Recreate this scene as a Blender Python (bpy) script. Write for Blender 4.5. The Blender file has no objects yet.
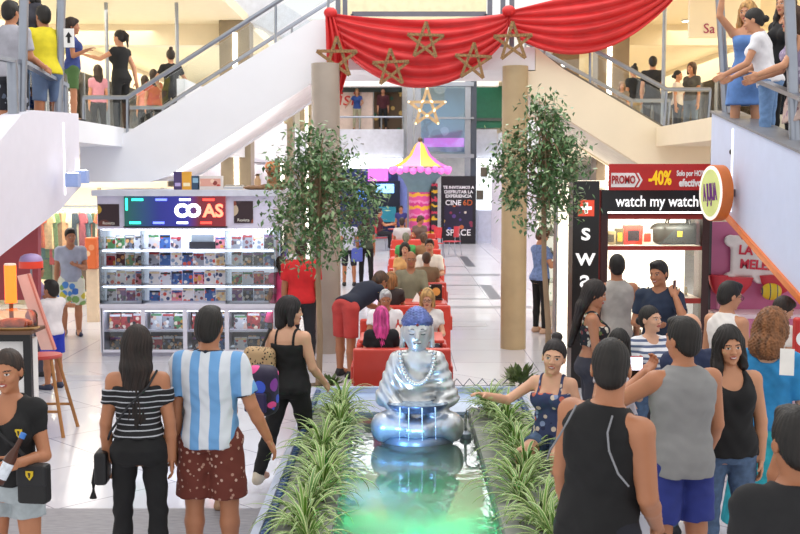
import bpy, bmesh, math, random
import numpy as np
from mathutils import Vector, Matrix, Euler
R = math.radians
rnd = random.Random(7)
S = bpy.context.scene
COL = S.collection

# ------------------------------------------------------------------ camera
F, CAMH, PITCH = 1111.0, 2.6, math.atan(92 / 1111.0)
cam = bpy.data.cameras.new('camera'); camo = bpy.data.objects.new('camera', cam); COL.objects.link(camo)
cam.sensor_width = 36; cam.lens = F / 800 * 36; cam.clip_end = 200
camo.location = (0, 0, CAMH); camo.rotation_euler = (math.pi / 2 - PITCH, 0, 0)
cam.dof.use_dof = True; cam.dof.focus_distance = 9.2; cam.dof.aperture_fstop = 7.0
S.camera = camo
# ------------------------------------------------------------------ world, lights, exposure
W = bpy.data.worlds.new('world'); S.world = W; W.use_nodes = True
W.node_tree.nodes['Background'].inputs[0].default_value = (1.0, .985, .97, 1)
W.node_tree.nodes['Background'].inputs[1].default_value = 0.80
S.view_settings.view_transform = 'Standard'; S.view_settings.look = 'None'
S.view_settings.exposure = 0.45; S.view_settings.gamma = 1; S.view_settings.use_curve_mapping = False
S.cycles.max_bounces = 7; S.cycles.transparent_max_bounces = 24; S.cycles.use_denoising = True
S.cycles.sample_clamp_indirect = 4; S.cycles.caustics_reflective = False; S.cycles.caustics_refractive = False
def area(name, loc, sx, sy, power, col=(1, 1, 1), rot=(0, 0, 0), spread=180):
    l = bpy.data.lights.new(name, 'AREA'); l.shape = 'RECTANGLE'; l.size = sx; l.size_y = sy; l.energy = power; l.color = col
    l.spread = R(spread)
    o = bpy.data.objects.new(name, l); o.location = loc; o.rotation_euler = rot; COL.objects.link(o); return o
def spot(name, loc, power, col, angle, rot=(0, 0, 0), r=.03, blend=.6):
    l = bpy.data.lights.new(name, 'SPOT'); l.energy = power; l.color = col; l.shadow_soft_size = r; l.spot_size = R(angle); l.spot_blend = blend
    o = bpy.data.objects.new(name, l); o.location = loc; o.rotation_euler = [R(a) for a in rot]; COL.objects.link(o); return o
def point(name, loc, power, col=(1, 1, 1), r=.05):
    l = bpy.data.lights.new(name, 'POINT'); l.energy = power; l.color = col; l.shadow_soft_size = r
    o = bpy.data.objects.new(name, l); o.location = loc; COL.objects.link(o); return o
area('hall_overhead_fill', (0.2, 16, 9.0), 7, 16, 520, (1, .98, .95))  # unseen fill lights added above the hall to light it evenly
area('hall_overhead_fill', (0.5, 36, 9.0), 7, 18, 800, (1, .98, .96))
area('mezzanine_ceiling_light', (-7.5, 30, 6.1), 3, 26, 520, (1, .9, .72))
area('mezzanine_ceiling_light', (8, 30, 6.1), 3, 26, 420, (1, .88, .68))
area('stall_roof_uplight', (-2.6, 16.9, 2.50), 1.2, .25, 34, (1, .97, .92), (180, 0, 0)).rotation_euler = (math.pi, 0, 0)
area('ground_ceiling_light', (-6.5, 20.5, 2.93), 4, 5, 150, (1, .93, .85))
area('ground_ceiling_light', (-5.2, 33, 2.93), 2, 18, 160, (1, .97, .95))
area('ground_ceiling_light', (4.6, 22, 2.93), 1.2, 8, 130, (1, .93, .82))
area('ground_ceiling_light', (4.6, 37, 2.93), 1.2, 16, 100, (1, .97, .95))

# ------------------------------------------------------------------ picture -> place
def ray(px, py):
    x = (px - 400) / F; u = (267 - py) / F
    c, s = math.cos(PITCH), math.sin(PITCH)
    return Vector((x, c + u * s, u * c - s))
def P(px, py, Y):
    r = ray(px, py); k = Y / r.y
    return Vector((r.x * k, Y, CAMH + r.z * k))
def G(px, py, z=0.0):
    r = ray(px, py); k = (z - CAMH) / r.z
    return Vector((r.x * k, r.y * k, z))
def C(h):
    if isinstance(h, str):
        h = h.lstrip('#'); h = [int(h[i:i + 2], 16) for i in (0, 2, 4)]
    f = lambda v: v / 12.92 if v <= .04045 else ((v + .055) / 1.055) ** 2.4
    return tuple(f(v / 255) for v in h)

# ------------------------------------------------------------------ materials (all procedural)
MATS = {}
def newmat(name):
    m = bpy.data.materials.new(name); m.use_nodes = True
    nt = m.node_tree; b = nt.nodes['Principled BSDF']; return m, nt, b
def coords(nt, kind='Object'):
    return nt.nodes.new('ShaderNodeTexCoord').outputs[kind]
def rgba(c): return (c[0], c[1], c[2], 1)
def mat(c, rough=.5, metal=0, nz=.08, ns=6, bump=0, em=None, es=1.0, coat=0, stretch=None, spec=None):
    key = (c if isinstance(c, str) else tuple(c), rough, metal, nz, ns, bump, em, es, coat, stretch)
    if key in MATS: return MATS[key]
    cl = C(c)
    m, nt, b = newmat('surface_%d' % len(MATS)); MATS[key] = m
    N = nt.nodes.new; L = nt.links.new
    no = N('ShaderNodeTexNoise'); no.inputs['Scale'].default_value = ns; no.inputs['Detail'].default_value = 4
    src = coords(nt)
    if stretch:
        mp = N('ShaderNodeMapping'); mp.inputs['Scale'].default_value = stretch; L(src, mp.inputs[0]); src = mp.outputs[0]
    L(src, no.inputs['Vector'])
    rp = N('ShaderNodeValToRGB'); L(no.outputs[0], rp.inputs[0])
    rp.color_ramp.elements[0].position = .3; rp.color_ramp.elements[1].position = .7
    rp.color_ramp.elements[0].color = rgba([v * (1 - nz) for v in cl]); rp.color_ramp.elements[1].color = rgba([min(1, v * (1 + nz)) for v in cl])
    L(rp.outputs[0], b.inputs['Base Color'])
    b.inputs['Roughness'].default_value = rough; b.inputs['Metallic'].default_value = metal
    if coat: b.inputs['Coat Weight'].default_value = coat
    if bump:
        bp = N('ShaderNodeBump'); bp.inputs['Strength'].default_value = bump; bp.inputs['Distance'].default_value = .01
        L(no.outputs[0], bp.inputs['Height']); L(bp.outputs[0], b.inputs['Normal'])
    if em:
        b.inputs['Emission Color'].default_value = rgba(C(em)); b.inputs['Emission Strength'].default_value = es
    return m
def glow(c, es):
    return mat(c, .4, em=c, es=es)
def ramp_mat(axis, period, stops, rough=.7, offset=0.0, wob=0.0, kind='Object', sheen=0):
    """stops: list of (pos, hex); constant bands along an axis"""
    key = ('ramp', axis, period, tuple(stops), rough, offset, wob, kind)
    if key in MATS: return MATS[key]
    m, nt, b = newmat('banded_%d' % len(MATS)); MATS[key] = m
    N = nt.nodes.new; L = nt.links.new
    sp = N('ShaderNodeSeparateXYZ'); L(coords(nt, kind), sp.inputs[0])
    v = sp.outputs['XYZ'.index(axis)]
    if wob:
        no = N('ShaderNodeTexNoise'); no.inputs['Scale'].default_value = 5; L(coords(nt, kind), no.inputs['Vector'])
        a = N('ShaderNodeMath'); a.operation = 'MULTIPLY_ADD'; L(no.outputs[0], a.inputs[0]); a.inputs[1].default_value = wob; L(v, a.inputs[2]); v = a.outputs[0]
    a = N('ShaderNodeMath'); a.operation = 'MULTIPLY_ADD'; L(v, a.inputs[0]); a.inputs[1].default_value = 1 / period; a.inputs[2].default_value = offset
    f = N('ShaderNodeMath'); f.operation = 'FRACT'; L(a.outputs[0], f.inputs[0])
    rp = N('ShaderNodeValToRGB'); rp.color_ramp.interpolation = 'CONSTANT'; L(f.outputs[0], rp.inputs[0])
    el = rp.color_ramp.elements
    while len(el) < len(stops): el.new(.5)
    for e, (p, c) in zip(el, stops): e.position = p; e.color = rgba(C(c))
    L(rp.outputs[0], b.inputs['Base Color']); b.inputs['Roughness'].default_value = rough
    return m
def spot_mat(base, cols, scale=14, rough=.7, thr=.32, es=0, kind='Object', rand=False):
    """voronoi blobs in several colours on a base: prints, covers, merchandise"""
    key = ('spot', base, tuple(cols), scale, rough, thr, es, kind, rand)
    if key in MATS: return MATS[key]
    m, nt, b = newmat('printed_%d' % len(MATS)); MATS[key] = m
    N = nt.nodes.new; L = nt.links.new
    src = coords(nt, kind)
    if rand:
        oi = N('ShaderNodeObjectInfo'); va = N('ShaderNodeVectorMath'); va.operation = 'MULTIPLY_ADD'
        va.inputs[1].default_value = (1, 1, 1); L(src, va.inputs[0])
        mu = N('ShaderNodeMath'); mu.operation = 'MULTIPLY'; mu.inputs[1].default_value = 40; L(oi.outputs['Random'], mu.inputs[0]); L(mu.outputs[0], va.inputs[2]); src = va.outputs[0]
    vo = N('ShaderNodeTexVoronoi'); vo.inputs['Scale'].default_value = scale; L(src, vo.inputs['Vector'])
    sp = N('ShaderNodeSeparateColor'); L(vo.outputs['Color'], sp.inputs[0])
    rp = N('ShaderNodeValToRGB'); rp.color_ramp.interpolation = 'CONSTANT'; L(sp.outputs[0], rp.inputs[0])
    el = rp.color_ramp.elements
    while len(el) < len(cols): el.new(.5)
    for i, c in enumerate(cols): el[i].position = i / len(cols); el[i].color = rgba(C(c))
    lt = N('ShaderNodeMath'); lt.operation = 'LESS_THAN'; L(vo.outputs['Distance'], lt.inputs[0]); lt.inputs[1].default_value = thr
    mx = N('ShaderNodeMix'); mx.data_type = 'RGBA'; L(lt.outputs[0], mx.inputs[0]); mx.inputs[6].default_value = rgba(C(base)); L(rp.outputs[0], mx.inputs[7])
    L(mx.outputs[2], b.inputs['Base Color']); b.inputs['Roughness'].default_value = rough
    if es: L(mx.outputs[2], b.inputs['Emission Color']); b.inputs['Emission Strength'].default_value = es
    return m
def glass(tint='#fafdfd', refl=.08, dens=.02):
    key = ('glass', tint, refl, dens)
    if key in MATS: return MATS[key]
    m, nt, b = newmat('glass_%d' % len(MATS)); MATS[key] = m
    N = nt.nodes.new; L = nt.links.new
    out = nt.nodes['Material Output']
    tr = N('ShaderNodeBsdfTransparent'); tr.inputs[0].default_value = rgba(C(tint))
    gl = N('ShaderNodeBsdfGlossy'); gl.inputs['Roughness'].default_value = .03
    lw = N('ShaderNodeFresnel'); lw.inputs[0].default_value = 1.45
    ad = N('ShaderNodeMath'); ad.operation = 'ADD'; ad.use_clamp = True; ad.inputs[1].default_value = dens; L(lw.outputs[0], ad.inputs[0])
    mx = N('ShaderNodeMixShader'); L(ad.outputs[0], mx.inputs[0]); L(tr.outputs[0], mx.inputs[1]); L(gl.outputs[0], mx.inputs[2])
    L(mx.outputs[0], out.inputs[0]); nt.nodes.remove(b)
    return m

# ------------------------------------------------------------------ objects
def link(o, parent=None):
    COL.objects.link(o)
    if parent is not None: o.parent = parent
    return o
def tag(o, label, cat, group=None):
    o['label'] = label; o['category'] = cat
    if group: o['group'] = group
    return o
def thing(name, label, cat, loc=(0, 0, 0), rz=0, group=None):
    o = bpy.data.objects.new(name, None); o.empty_display_size = .1
    o.location = loc; o.rotation_euler = (0, 0, R(rz)); link(o); return tag(o, label, cat, group)
def mesh_from(name, V, Fc, mats, mi=None, smooth=False):
    me = bpy.data.meshes.new(name)
    V = np.asarray(V, dtype=np.float32).reshape(-1, 3)
    if isinstance(Fc, np.ndarray) and Fc.ndim == 2:
        n, k = Fc.shape
        me.vertices.add(len(V)); me.vertices.foreach_set('co', V.ravel())
        me.loops.add(n * k); me.loops.foreach_set('vertex_index', Fc.ravel().astype(np.int32))
        me.polygons.add(n); me.polygons.foreach_set('loop_start', np.arange(0, n * k, k, dtype=np.int32))
        me.update(calc_edges=True)
    else:
        me.from_pydata([tuple(map(float, v)) for v in V], [], Fc); me.update()
    for m in (mats if isinstance(mats, (list, tuple)) else [mats]): me.materials.append(m)
    if mi is not None: me.polygons.foreach_set('material_index', np.asarray(mi, dtype=np.int32))
    if smooth: me.polygons.foreach_set('use_smooth', np.ones(len(me.polygons), dtype=bool))
    return me
class MB:
    def __init__(s): s.v = []; s.f = []; s.m = []
    def add(s, vs, fs, mi=0):
        o = len(s.v); s.v += [tuple(v) for v in vs]; s.f += [tuple(i + o for i in f) for f in fs]; s.m += [mi] * len(fs); return s
    def box(s, x0, x1, y0, y1, z0, z1, mi=0, bev=0):
        bm = bmesh.new(); bmesh.ops.create_cube(bm, size=1)
        for v in bm.verts: v.co = Vector((x0 + (v.co.x + .5) * (x1 - x0), y0 + (v.co.y + .5) * (y1 - y0), z0 + (v.co.z + .5) * (z1 - z0)))
        if bev: bmesh.ops.bevel(bm, geom=bm.edges[:], offset=bev, segments=2, affect='EDGES', profile=.5)
        bm.verts.index_update(); s.add([v.co for v in bm.verts], [[v.index for v in f.verts] for f in bm.faces], mi); bm.free(); return s
    def prism(s, pts, a, b, mi=0):
        """closed outline pts, extruded by offsets a and b (vectors)"""
        a = Vector(a); b = Vector(b); n = len(pts)
        vs = [Vector(p) + a for p in pts] + [Vector(p) + b for p in pts]
        fs = [list(range(n)), list(range(2 * n - 1, n - 1, -1))] + [[i, i + n, (i + 1) % n + n, (i + 1) % n] for i in range(n)]
        return s.add(vs, fs, mi)
    def tube(s, pts, r, seg=8, mi=0, cap=True):
        pts = [Vector(p) for p in pts]; rr = r if isinstance(r, (list, tuple)) else [r] * len(pts)
        rings = []; up = Vector((0, 0, 1))
        for i, p in enumerate(pts):
            d = (pts[min(i + 1, len(pts) - 1)] - pts[max(i - 1, 0)]).normalized()
            a = d.cross(up)
            if a.length < .05: a = d.cross(Vector((1, 0, 0)))
            a.normalize(); b = d.cross(a)
            rings.append([p + rr[i] * (math.cos(t) * a + math.sin(t) * b) for t in [2 * math.pi * k / seg for k in range(seg)]])
        vs = [v for q in rings for v in q]; fs = []
        for i in range(len(pts) - 1):
            for k in range(seg): fs.append([i * seg + k, i * seg + (k + 1) % seg, (i + 1) * seg + (k + 1) % seg, (i + 1) * seg + k])
        if cap: fs += [list(range(seg))[::-1], [(len(pts) - 1) * seg + k for k in range(seg)]]
        return s.add(vs, fs, mi)
    def lathe(s, prof, c=(0, 0, 0), seg=20, mi=0, sx=1, sy=1):
        vs = [(c[0] + r * math.cos(2 * math.pi * k / seg) * sx, c[1] + r * math.sin(2 * math.pi * k / seg) * sy, c[2] + z) for r, z in prof for k in range(seg)]
        fs = [[i * seg + k, i * seg + (k + 1) % seg, (i + 1) * seg + (k + 1) % seg, (i + 1) * seg + k] for i in range(len(prof) - 1) for k in range(seg)]
        fs += [list(range(seg))[::-1], [(len(prof) - 1) * seg + k for k in range(seg)]]
        return s.add(vs, fs, mi)
    def sphere(s, c, r, sx=1, sy=1, sz=1, seg=12, mi=0):
        n = seg // 2
        return s.lathe([(max(1e-4, r * math.sin(math.pi * i / n)), -r * math.cos(math.pi * i / n) * sz) for i in range(n + 1)], c, seg, mi, sx, sy)
    def build(s, name, m, parent=None, smooth=False):
        me = mesh_from(name, s.v, [list(f) for f in s.f], m, s.m if isinstance(m, (list, tuple)) else None)
        bm = bmesh.new(); bm.from_mesh(me); bmesh.ops.recalc_face_normals(bm, faces=bm.faces[:])
        if smooth:
            for f in bm.faces: f.smooth = True
            for e in bm.edges: e.smooth = len(e.link_faces) < 2 or e.calc_face_angle(0) < R(40)
        bm.to_mesh(me); bm.free()
        return link(bpy.data.objects.new(name, me), parent)
def struct(name, mb, m, smooth=False):
    o = mb.build(name, m, None, smooth); o['kind'] = 'structure'; return o
def dup(root, loc=None, rz=None, label=None, group=None):
    r = root.copy(); COL.objects.link(r)
    if loc is not None: r.location = loc
    if rz is not None: r.rotation_euler = (0, 0, R(rz))
    if label: r['label'] = label
    if group: r['group'] = group
    for ch in list(root.children):
        c = ch.copy(); COL.objects.link(c); c.parent = r
        for g in ch.children:
            d = g.copy(); COL.objects.link(d); d.parent = c
    return r
def text(name, s, size, loc, m, parent=None, rot=(90, 0, 0), ext=.004, align='CENTER', sx=1.0, shear=0, bold=0, tag_=None):
    cu = bpy.data.curves.new(name, 'FONT'); cu.body = s; cu.size = size; cu.extrude = ext; cu.align_x = align; cu.align_y = 'CENTER'; cu.shear = shear; cu.offset = bold; cu.resolution_u = 3
    o = bpy.data.objects.new(name, cu)
    me = bpy.data.meshes.new_from_object(o)
    bpy.data.objects.remove(o)
    me.name = name; me.materials.clear(); me.materials.append(m)
    q = bpy.data.objects.new(name, me); q.location = loc; q.rotation_euler = [R(a) for a in rot]; q.scale = (sx, 1, 1)
    return link(q, parent)

# ------------------------------------------------------------------ implicit surfaces -> one continuous mesh
def npv(v): return np.array([v[0], v[1], v[2]], dtype=np.float32)
def rcone(a, b, ra, rb, k=.02, flat=False):
    a = npv(a); b = npv(b); d = b - a; L2 = float(d @ d) + 1e-9
    def f(X, Y, Z):
        px, py, pz = X - a[0], Y - a[1], Z - a[2]
        t0 = (px * d[0] + py * d[1] + pz * d[2]) / L2; t = np.clip(t0, 0, 1)
        q = np.sqrt((px - t * d[0]) ** 2 + (py - t * d[1]) ** 2 + (pz - t * d[2]) ** 2) - (ra + (rb - ra) * t)
        if flat:
            q = np.sqrt((px - t0 * d[0]) ** 2 + (py - t0 * d[1]) ** 2 + (pz - t0 * d[2]) ** 2) - (ra + (rb - ra) * t)
            L = math.sqrt(L2); q = np.maximum(q, np.maximum(-t0, t0 - 1) * L)
        return q
    r = max(ra, rb); return ('+', f, np.minimum(a, b) - r, np.maximum(a, b) + r, k)
def ell(c, r, k=.02, M=None, op='+'):
    c = npv(c); r = npv(r)
    Mi = None if M is None else np.array(M.to_3x3().transposed(), dtype=np.float32)
    def f(X, Y, Z):
        px, py, pz = X - c[0], Y - c[1], Z - c[2]
        if Mi is not None:
            px, py, pz = (Mi[i, 0] * px + Mi[i, 1] * py + Mi[i, 2] * pz for i in range(3))
        k0 = np.sqrt((px / r[0]) ** 2 + (py / r[1]) ** 2 + (pz / r[2]) ** 2)
        k1 = np.sqrt((px / r[0] ** 2) ** 2 + (py / r[1] ** 2) ** 2 + (pz / r[2] ** 2) ** 2) + 1e-6
        return np.where(k0 < .3, -(1 - k0) * r.min(), k0 * (k0 - 1) / k1)
    m = r if Mi is None else np.full(3, r.max(), dtype=np.float32)
    return (op, f, c - m, c + m, k)
def rbox(c, h, rad=.01, k=.01, M=None, op='+'):
    c = npv(c); h = npv(h)
    Mi = None if M is None else np.array(M.to_3x3().transposed(), dtype=np.float32)
    def f(X, Y, Z):
        p = [X - c[0], Y - c[1], Z - c[2]]
        if Mi is not None: p = [Mi[i, 0] * p[0] + Mi[i, 1] * p[1] + Mi[i, 2] * p[2] for i in range(3)]
        q = [np.abs(p[i]) - (h[i] - rad) for i in range(3)]
        return np.sqrt(sum(np.maximum(v, 0) ** 2 for v in q)) + np.minimum(np.maximum(np.maximum(q[0], q[1]), q[2]), 0) - rad
    m = h if Mi is None else np.full(3, float(np.linalg.norm(h)), dtype=np.float32)
    return (op, f, c - m, c + m, k)
def half(n, d, op='&'):
    """keep the side where n.p < d"""
    n = npv(n); return (op, lambda X, Y, Z: X * n[0] + Y * n[1] + Z * n[2] - d, None, None, 0)
def sdf_mesh(prims, vox, disp=None):
    lo = np.min([p[2] for p in prims if p[0] == '+'], axis=0) - 3 * vox
    hi = np.max([p[3] for p in prims if p[0] == '+'], axis=0) + 3 * vox
    n = np.maximum(4, np.ceil((hi - lo) / vox).astype(int) + 1)
    ax = [lo[i] + vox * np.arange(n[i], dtype=np.float32) for i in range(3)]
    Fd = np.full(n, .5, dtype=np.float32)
    for op, f, a, b, k in prims:
        if a is None: sl = (slice(0, n[0]), slice(0, n[1]), slice(0, n[2]))
        else:
            mg = k + 3 * vox
            i0 = np.clip(np.floor((a - mg - lo) / vox).astype(int), 0, n - 1); i1 = np.clip(np.ceil((b + mg - lo) / vox).astype(int) + 1, 1, n)
            if np.any(i1 <= i0): continue
            sl = tuple(slice(int(i0[i]), int(i1[i])) for i in range(3))
        X = ax[0][sl[0]][:, None, None]; Y = ax[1][sl[1]][None, :, None]; Z = ax[2][sl[2]][None, None, :]
        d = f(X, Y, Z).astype(np.float32); g = Fd[sl]; d = np.broadcast_to(d, g.shape)
        if op == '+':
            if k > 0:
                h = np.clip(.5 + .5 * (g - d) / k, 0, 1); Fd[sl] = g * (1 - h) + d * h - k * h * (1 - h)
            else: Fd[sl] = np.minimum(g, d)
        elif op == '-':
            Fd[sl] = np.maximum(g, -d)
        else: Fd[sl] = np.maximum(g, d)
    if disp is not None:
        Fd = Fd + disp(ax[0][:, None, None], ax[1][None, :, None], ax[2][None, None, :]).astype(np.float32)
    Fd[0] = Fd[-1] = 1; Fd[:, 0] = Fd[:, -1] = 1; Fd[:, :, 0] = Fd[:, :, -1] = 1
    Fd = np.where(np.abs(Fd) < 1e-6, 1e-6, Fd)
    neg = Fd < 0
    c = [neg[i:n[0] - 1 + i, j:n[1] - 1 + j, l:n[2] - 1 + l] for i in (0, 1) for j in (0, 1) for l in (0, 1)]
    al = c[0].copy(); an = c[0].copy()
    for q in c[1:]: al &= q; an |= q
    act = an & ~al
    idx = np.full(act.shape, -1, dtype=np.int64); ii = np.argwhere(act)
    if len(ii) == 0: return np.zeros((0, 3)), np.zeros((0, 4), int)
    idx[act] = np.arange(len(ii))
    acc = np.zeros((len(ii), 3), dtype=np.float32); cnt = np.zeros(len(ii), dtype=np.float32)
    cor = [(i, j, l) for i in (0, 1) for j in (0, 1) for l in (0, 1)]
    val = {q: Fd[ii[:, 0] + q[0], ii[:, 1] + q[1], ii[:, 2] + q[2]] for q in cor}
    for q in cor:
        for a in range(3):
            if q[a] == 0:
                q2 = tuple(q[i] + (1 if i == a else 0) for i in range(3))
                v0, v1 = val[q], val[q2]; m = (v0 < 0) != (v1 < 0)
                t = np.where(m, v0 / np.where(m, v0 - v1, 1), 0)
                for i in range(3): acc[:, i] += np.where(m, q[i] + (t if i == a else 0), 0)
                cnt += m
    V = lo + vox * (ii + acc / np.maximum(cnt, 1)[:, None])
    quads = []
    for a in range(3):
        b, e = (a + 1) % 3, (a + 2) % 3
        s0 = [slice(None)] * 3; s1 = [slice(None)] * 3; s0[a] = slice(0, n[a] - 1); s1[a] = slice(1, n[a])
        ch = neg[tuple(s0)] != neg[tuple(s1)]
        pp = np.argwhere(ch); pp = pp[(pp[:, b] > 0) & (pp[:, e] > 0) & (pp[:, b] < n[b] - 1) & (pp[:, e] < n[e] - 1)]
        if len(pp) == 0: continue
        def at(db, de):
            q = pp.copy(); q[:, b] -= db; q[:, e] -= de; return idx[q[:, 0], q[:, 1], q[:, 2]]
        qd = np.stack([at(1, 1), at(0, 1), at(0, 0), at(1, 0)], 1)
        fl = ~neg[pp[:, 0], pp[:, 1], pp[:, 2]]
        qd[fl] = qd[fl][:, ::-1]; quads.append(qd)
    return V, np.concatenate(quads)
def sdf_obj(name, prims, vox, mats, parent=None, pick=None, disp=None):
    V, Q = sdf_mesh(prims, vox, disp)
    mi = None
    if pick is not None and len(Q): mi = pick(V[Q].mean(1))
    return link(bpy.data.objects.new(name, mesh_from(name, V, Q, mats, mi, True)), parent)
# ------------------------------------------------------------------ structure: floor, stairs, mezzanine, pillars
WHITE = mat('#eceef4', .45, nz=.02, ns=2); CREAM = mat('#f0e3c8', .5, nz=.03, ns=2); STEEL = mat('#9aa0ac', .32, .85, nz=.05); DARK = mat('#17171a', .45); BLACK = mat('#0d0d10', .35)
REDM = mat('#c8281e', .4); BEIGE = mat('#a08a6c', .4, nz=.10, ns=3, coat=.2); GREYM = mat('#6f7480', .4, .3); WOOD = mat('#a9743f', .45, nz=.25, ns=14, stretch=(1, 1, .1)); GL = glass(); WHITEG = glow('#fff8ea', 5)
def floor_material():
    m, nt, b = newmat('floor_tiles'); N = nt.nodes.new; L = nt.links.new
    co = coords(nt)
    def brick(rot, sc, off):
        mp = N('ShaderNodeMapping'); mp.inputs['Rotation'].default_value = (0, 0, R(rot)); mp.inputs['Location'].default_value = off; L(co, mp.inputs[0])
        br = N('ShaderNodeTexBrick'); br.offset = 0; br.inputs['Scale'].default_value = 1; br.inputs['Brick Width'].default_value = sc; br.inputs['Row Height'].default_value = sc
        br.inputs['Mortar Size'].default_value = .007; br.inputs['Mortar Smooth'].default_value = .3
        br.inputs['Color1'].default_value = (1, 1, 1, 1); br.inputs['Color2'].default_value = (.93, .93, .95, 1); br.inputs['Mortar'].default_value = (.42, .42, .46, 1)
        L(mp.outputs[0], br.inputs[0]); return br.outputs[0]
    b1 = brick(45, 1.1, (.2, .3, 0)); b2 = brick(0, 1.1, (.35, .1, 0))
    sp = N('ShaderNodeSeparateXYZ'); L(co, sp.inputs[0])
    gt = N('ShaderNodeMath'); gt.operation = 'GREATER_THAN'; L(sp.outputs[1], gt.inputs[0]); gt.inputs[1].default_value = 14.6
    mx = N('ShaderNodeMix'); mx.data_type = 'RGBA'; L(gt.outputs[0], mx.inputs[0]); L(b1, mx.inputs[6]); L(b2, mx.inputs[7])
    no = N('ShaderNodeTexNoise'); no.inputs['Scale'].default_value = .9; no.inputs['Detail'].default_value = 5; L(co, no.inputs['Vector'])
    rp = N('ShaderNodeValToRGB'); L(no.outputs[0], rp.inputs[0]); rp.color_ramp.elements[0].color = rgba(C('#c9cad2')); rp.color_ramp.elements[1].color = rgba(C('#dcdbe0'))
    mu = N('ShaderNodeMix'); mu.data_type = 'RGBA'; mu.blend_type = 'MULTIPLY'; mu.inputs[0].default_value = 1; L(mx.outputs[2], mu.inputs[6]); L(rp.outputs[0], mu.inputs[7])
    L(mu.outputs[2], b.inputs['Base Color']); b.inputs['Roughness'].default_value = .22; b.inputs['Coat Weight'].default_value = .15
    return m
struct('floor', MB().box(-14, 14, 2, 50, -.2, 0), floor_material())
STONE = mat('#8f8d92', .5, nz=.22, ns=9, stretch=(1, 6, 1))
struct('floor_inlay', MB().box(-4.3, -1.02, 7.2, 8.5, 0, .003), STONE)
struct('floor_inlay', MB().box(-9, -1.3, 13.9, 14.3, 0, .003), mat('#a9abb8', .3, nz=.05))
INL = mat('#85868f', .3, nz=.05); INL2 = mat('#4f525c', .3)
struct('floor_inlay', MB().box(.9, 1.5, 19.0, 19.5, 0, .003), mat('#b4b5bd', .3, nz=.05))
struct('floor_inlay', MB().box(.6, 2.6, 21.6, 22.0, 0, .003), INL)
struct('floor_inlay', MB().box(.6, 2.6, 28.6, 29.2, 0, .003), INL)
for y0, y1 in ((23.2, 26.2), (31.5, 35.5)):
    struct('floor_inlay', MB().box(1.9, 2.15, y0, y1, 0, .003), INL2)
    struct('floor_inlay', MB().box(.7, 1.9, y0, y0 + .12, 0, .003), INL2)
    struct('floor_inlay', MB().box(.7, 1.9, y1 - .14, y1, 0, .003), INL2)

# mezzanine slabs, ceilings, end walls
LX, RX = -3.7, 3.95
struct('ceiling', MB().box(-12, -4.12, 14.02, 16.7, 3.02, 3.3).box(-12, LX, 16.9, 48, 3.02, 3.3), WHITE)
struct('ceiling', MB().box(3.78, 12, 13.02, 16.5, 3.02, 3.3).box(RX, 12, 16.9, 48, 3.02, 3.3), CREAM)
struct('ceiling', MB().box(-12, LX, 14.02, 48, 6.25, 6.5), mat('#f3e6c6', .6, nz=.02))
struct('ceiling', MB().box(RX, 12, 13.5, 48, 6.25, 6.5), mat('#f0e2c6', .6, nz=.02))
struct('wall_far', MB().box(-14, 14, 46.6, 47, 0, 9), mat('#e9e6e4', .5))
struct('wall_left', MB().box(-9.3, -9, 14, 47, 5.3, 6.25).box(-9.3, -9, 16.9, 47, 0, 3.0), CREAM)
struct('wall_right', MB().box(9.5, 9.8, 13.5, 47, 5.3, 6.25).box(9.5, 9.8, 16.9, 47, 0, 3.0), CREAM)
# dropped cream beams over the mezzanine and the wide beam crossing the hall far off
struct('trim_1', MB().box(-9, LX, 27.4, 27.9, 5.75, 6.25), CREAM)
struct('trim_2', MB().box(RX, 9.5, 27.4, 27.9, 5.75, 6.25), CREAM)
struct('wall_beam', MB().box(LX + .02, RX - .02, 44.6, 45.2, 6.12, 7.8), mat('#f6f3ec', .5))
# mezzanine edge parapets (white, along the hall) and far gallery
struct('wall_parapet', MB().box(LX - .14, LX, 19.3, 45.3, 3.301, 4.25), WHITE)
struct('wall_parapet', MB().box(RX, RX + .14, 24.5, 45.3, 3.301, 4.25), WHITE)
struct('wall_gallery', MB().box(-3.69, .15, 45.4, 46.59, 3.31, 4.45).box(3.1, RX - .01, 45.4, 46.59, 3.31, 4.45), mat('#c9ccd8', .4))
struct('trim_3', MB().box(-3.5, .1, 45.2, 45.39, 2.86, 3.28).box(3.1, 3.9, 45.2, 45.39, 2.86, 3.28), glow('#f4fbff', 1.6))

# ---- central bridge with two flights of stairs
YF = 16.6
def poly(pxs, Y): return [P(a, b, Y) for a, b in pxs]
struct('stairs_bridge', MB().prism(poly([(330.2, 47), (535, 47), (535, 70), (330.2, 70)], YF), (0, 0, 0), (0, .16, 0))
       .box(-1.04, 2.0, YF + .17, 19.2, 4.2, 4.5), WHITE)
lp = [(80, 133), (126, 133), (313, 20), (330, 20), (330, 71), (172, 174), (150, 182), (80, 182)]
struct('stairs_left', MB().prism(poly(lp, YF), (0, 0, 0), (0, .16, 0)), WHITE)
sl = poly([(126, 150), (330, 42), (330, 69), (172, 172), (150, 180), (80, 180), (80, 150)], YF)
struct('stairs_left_flight', MB().prism(sl, (0, .161, 0), (0, 2.5, 0)), mat('#e8e4e6', .5))
struct('stairs_left_back', MB().prism(poly(lp, YF), (0, 2.501, 0), (0, 2.64, 0)), WHITE)
rp_ = [(524, 71), (535.5, 71), (535.5, 47), (562, 68), (664, 128), (710, 128), (710, 178), (660, 178), (642, 166), (524, 92)]
struct('stairs_right', MB().prism(poly(rp_, YF), (0, 0, 0), (0, .16, 0)), CREAM)
sr = poly([(664, 146), (538, 72), (524, 72), (524, 90), (642, 164), (660, 176), (710, 176), (710, 146)], YF)
struct('stairs_right_flight', MB().prism(sr, (0, .161, 0), (0, 2.5, 0)), mat('#efe8dc', .5))
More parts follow.
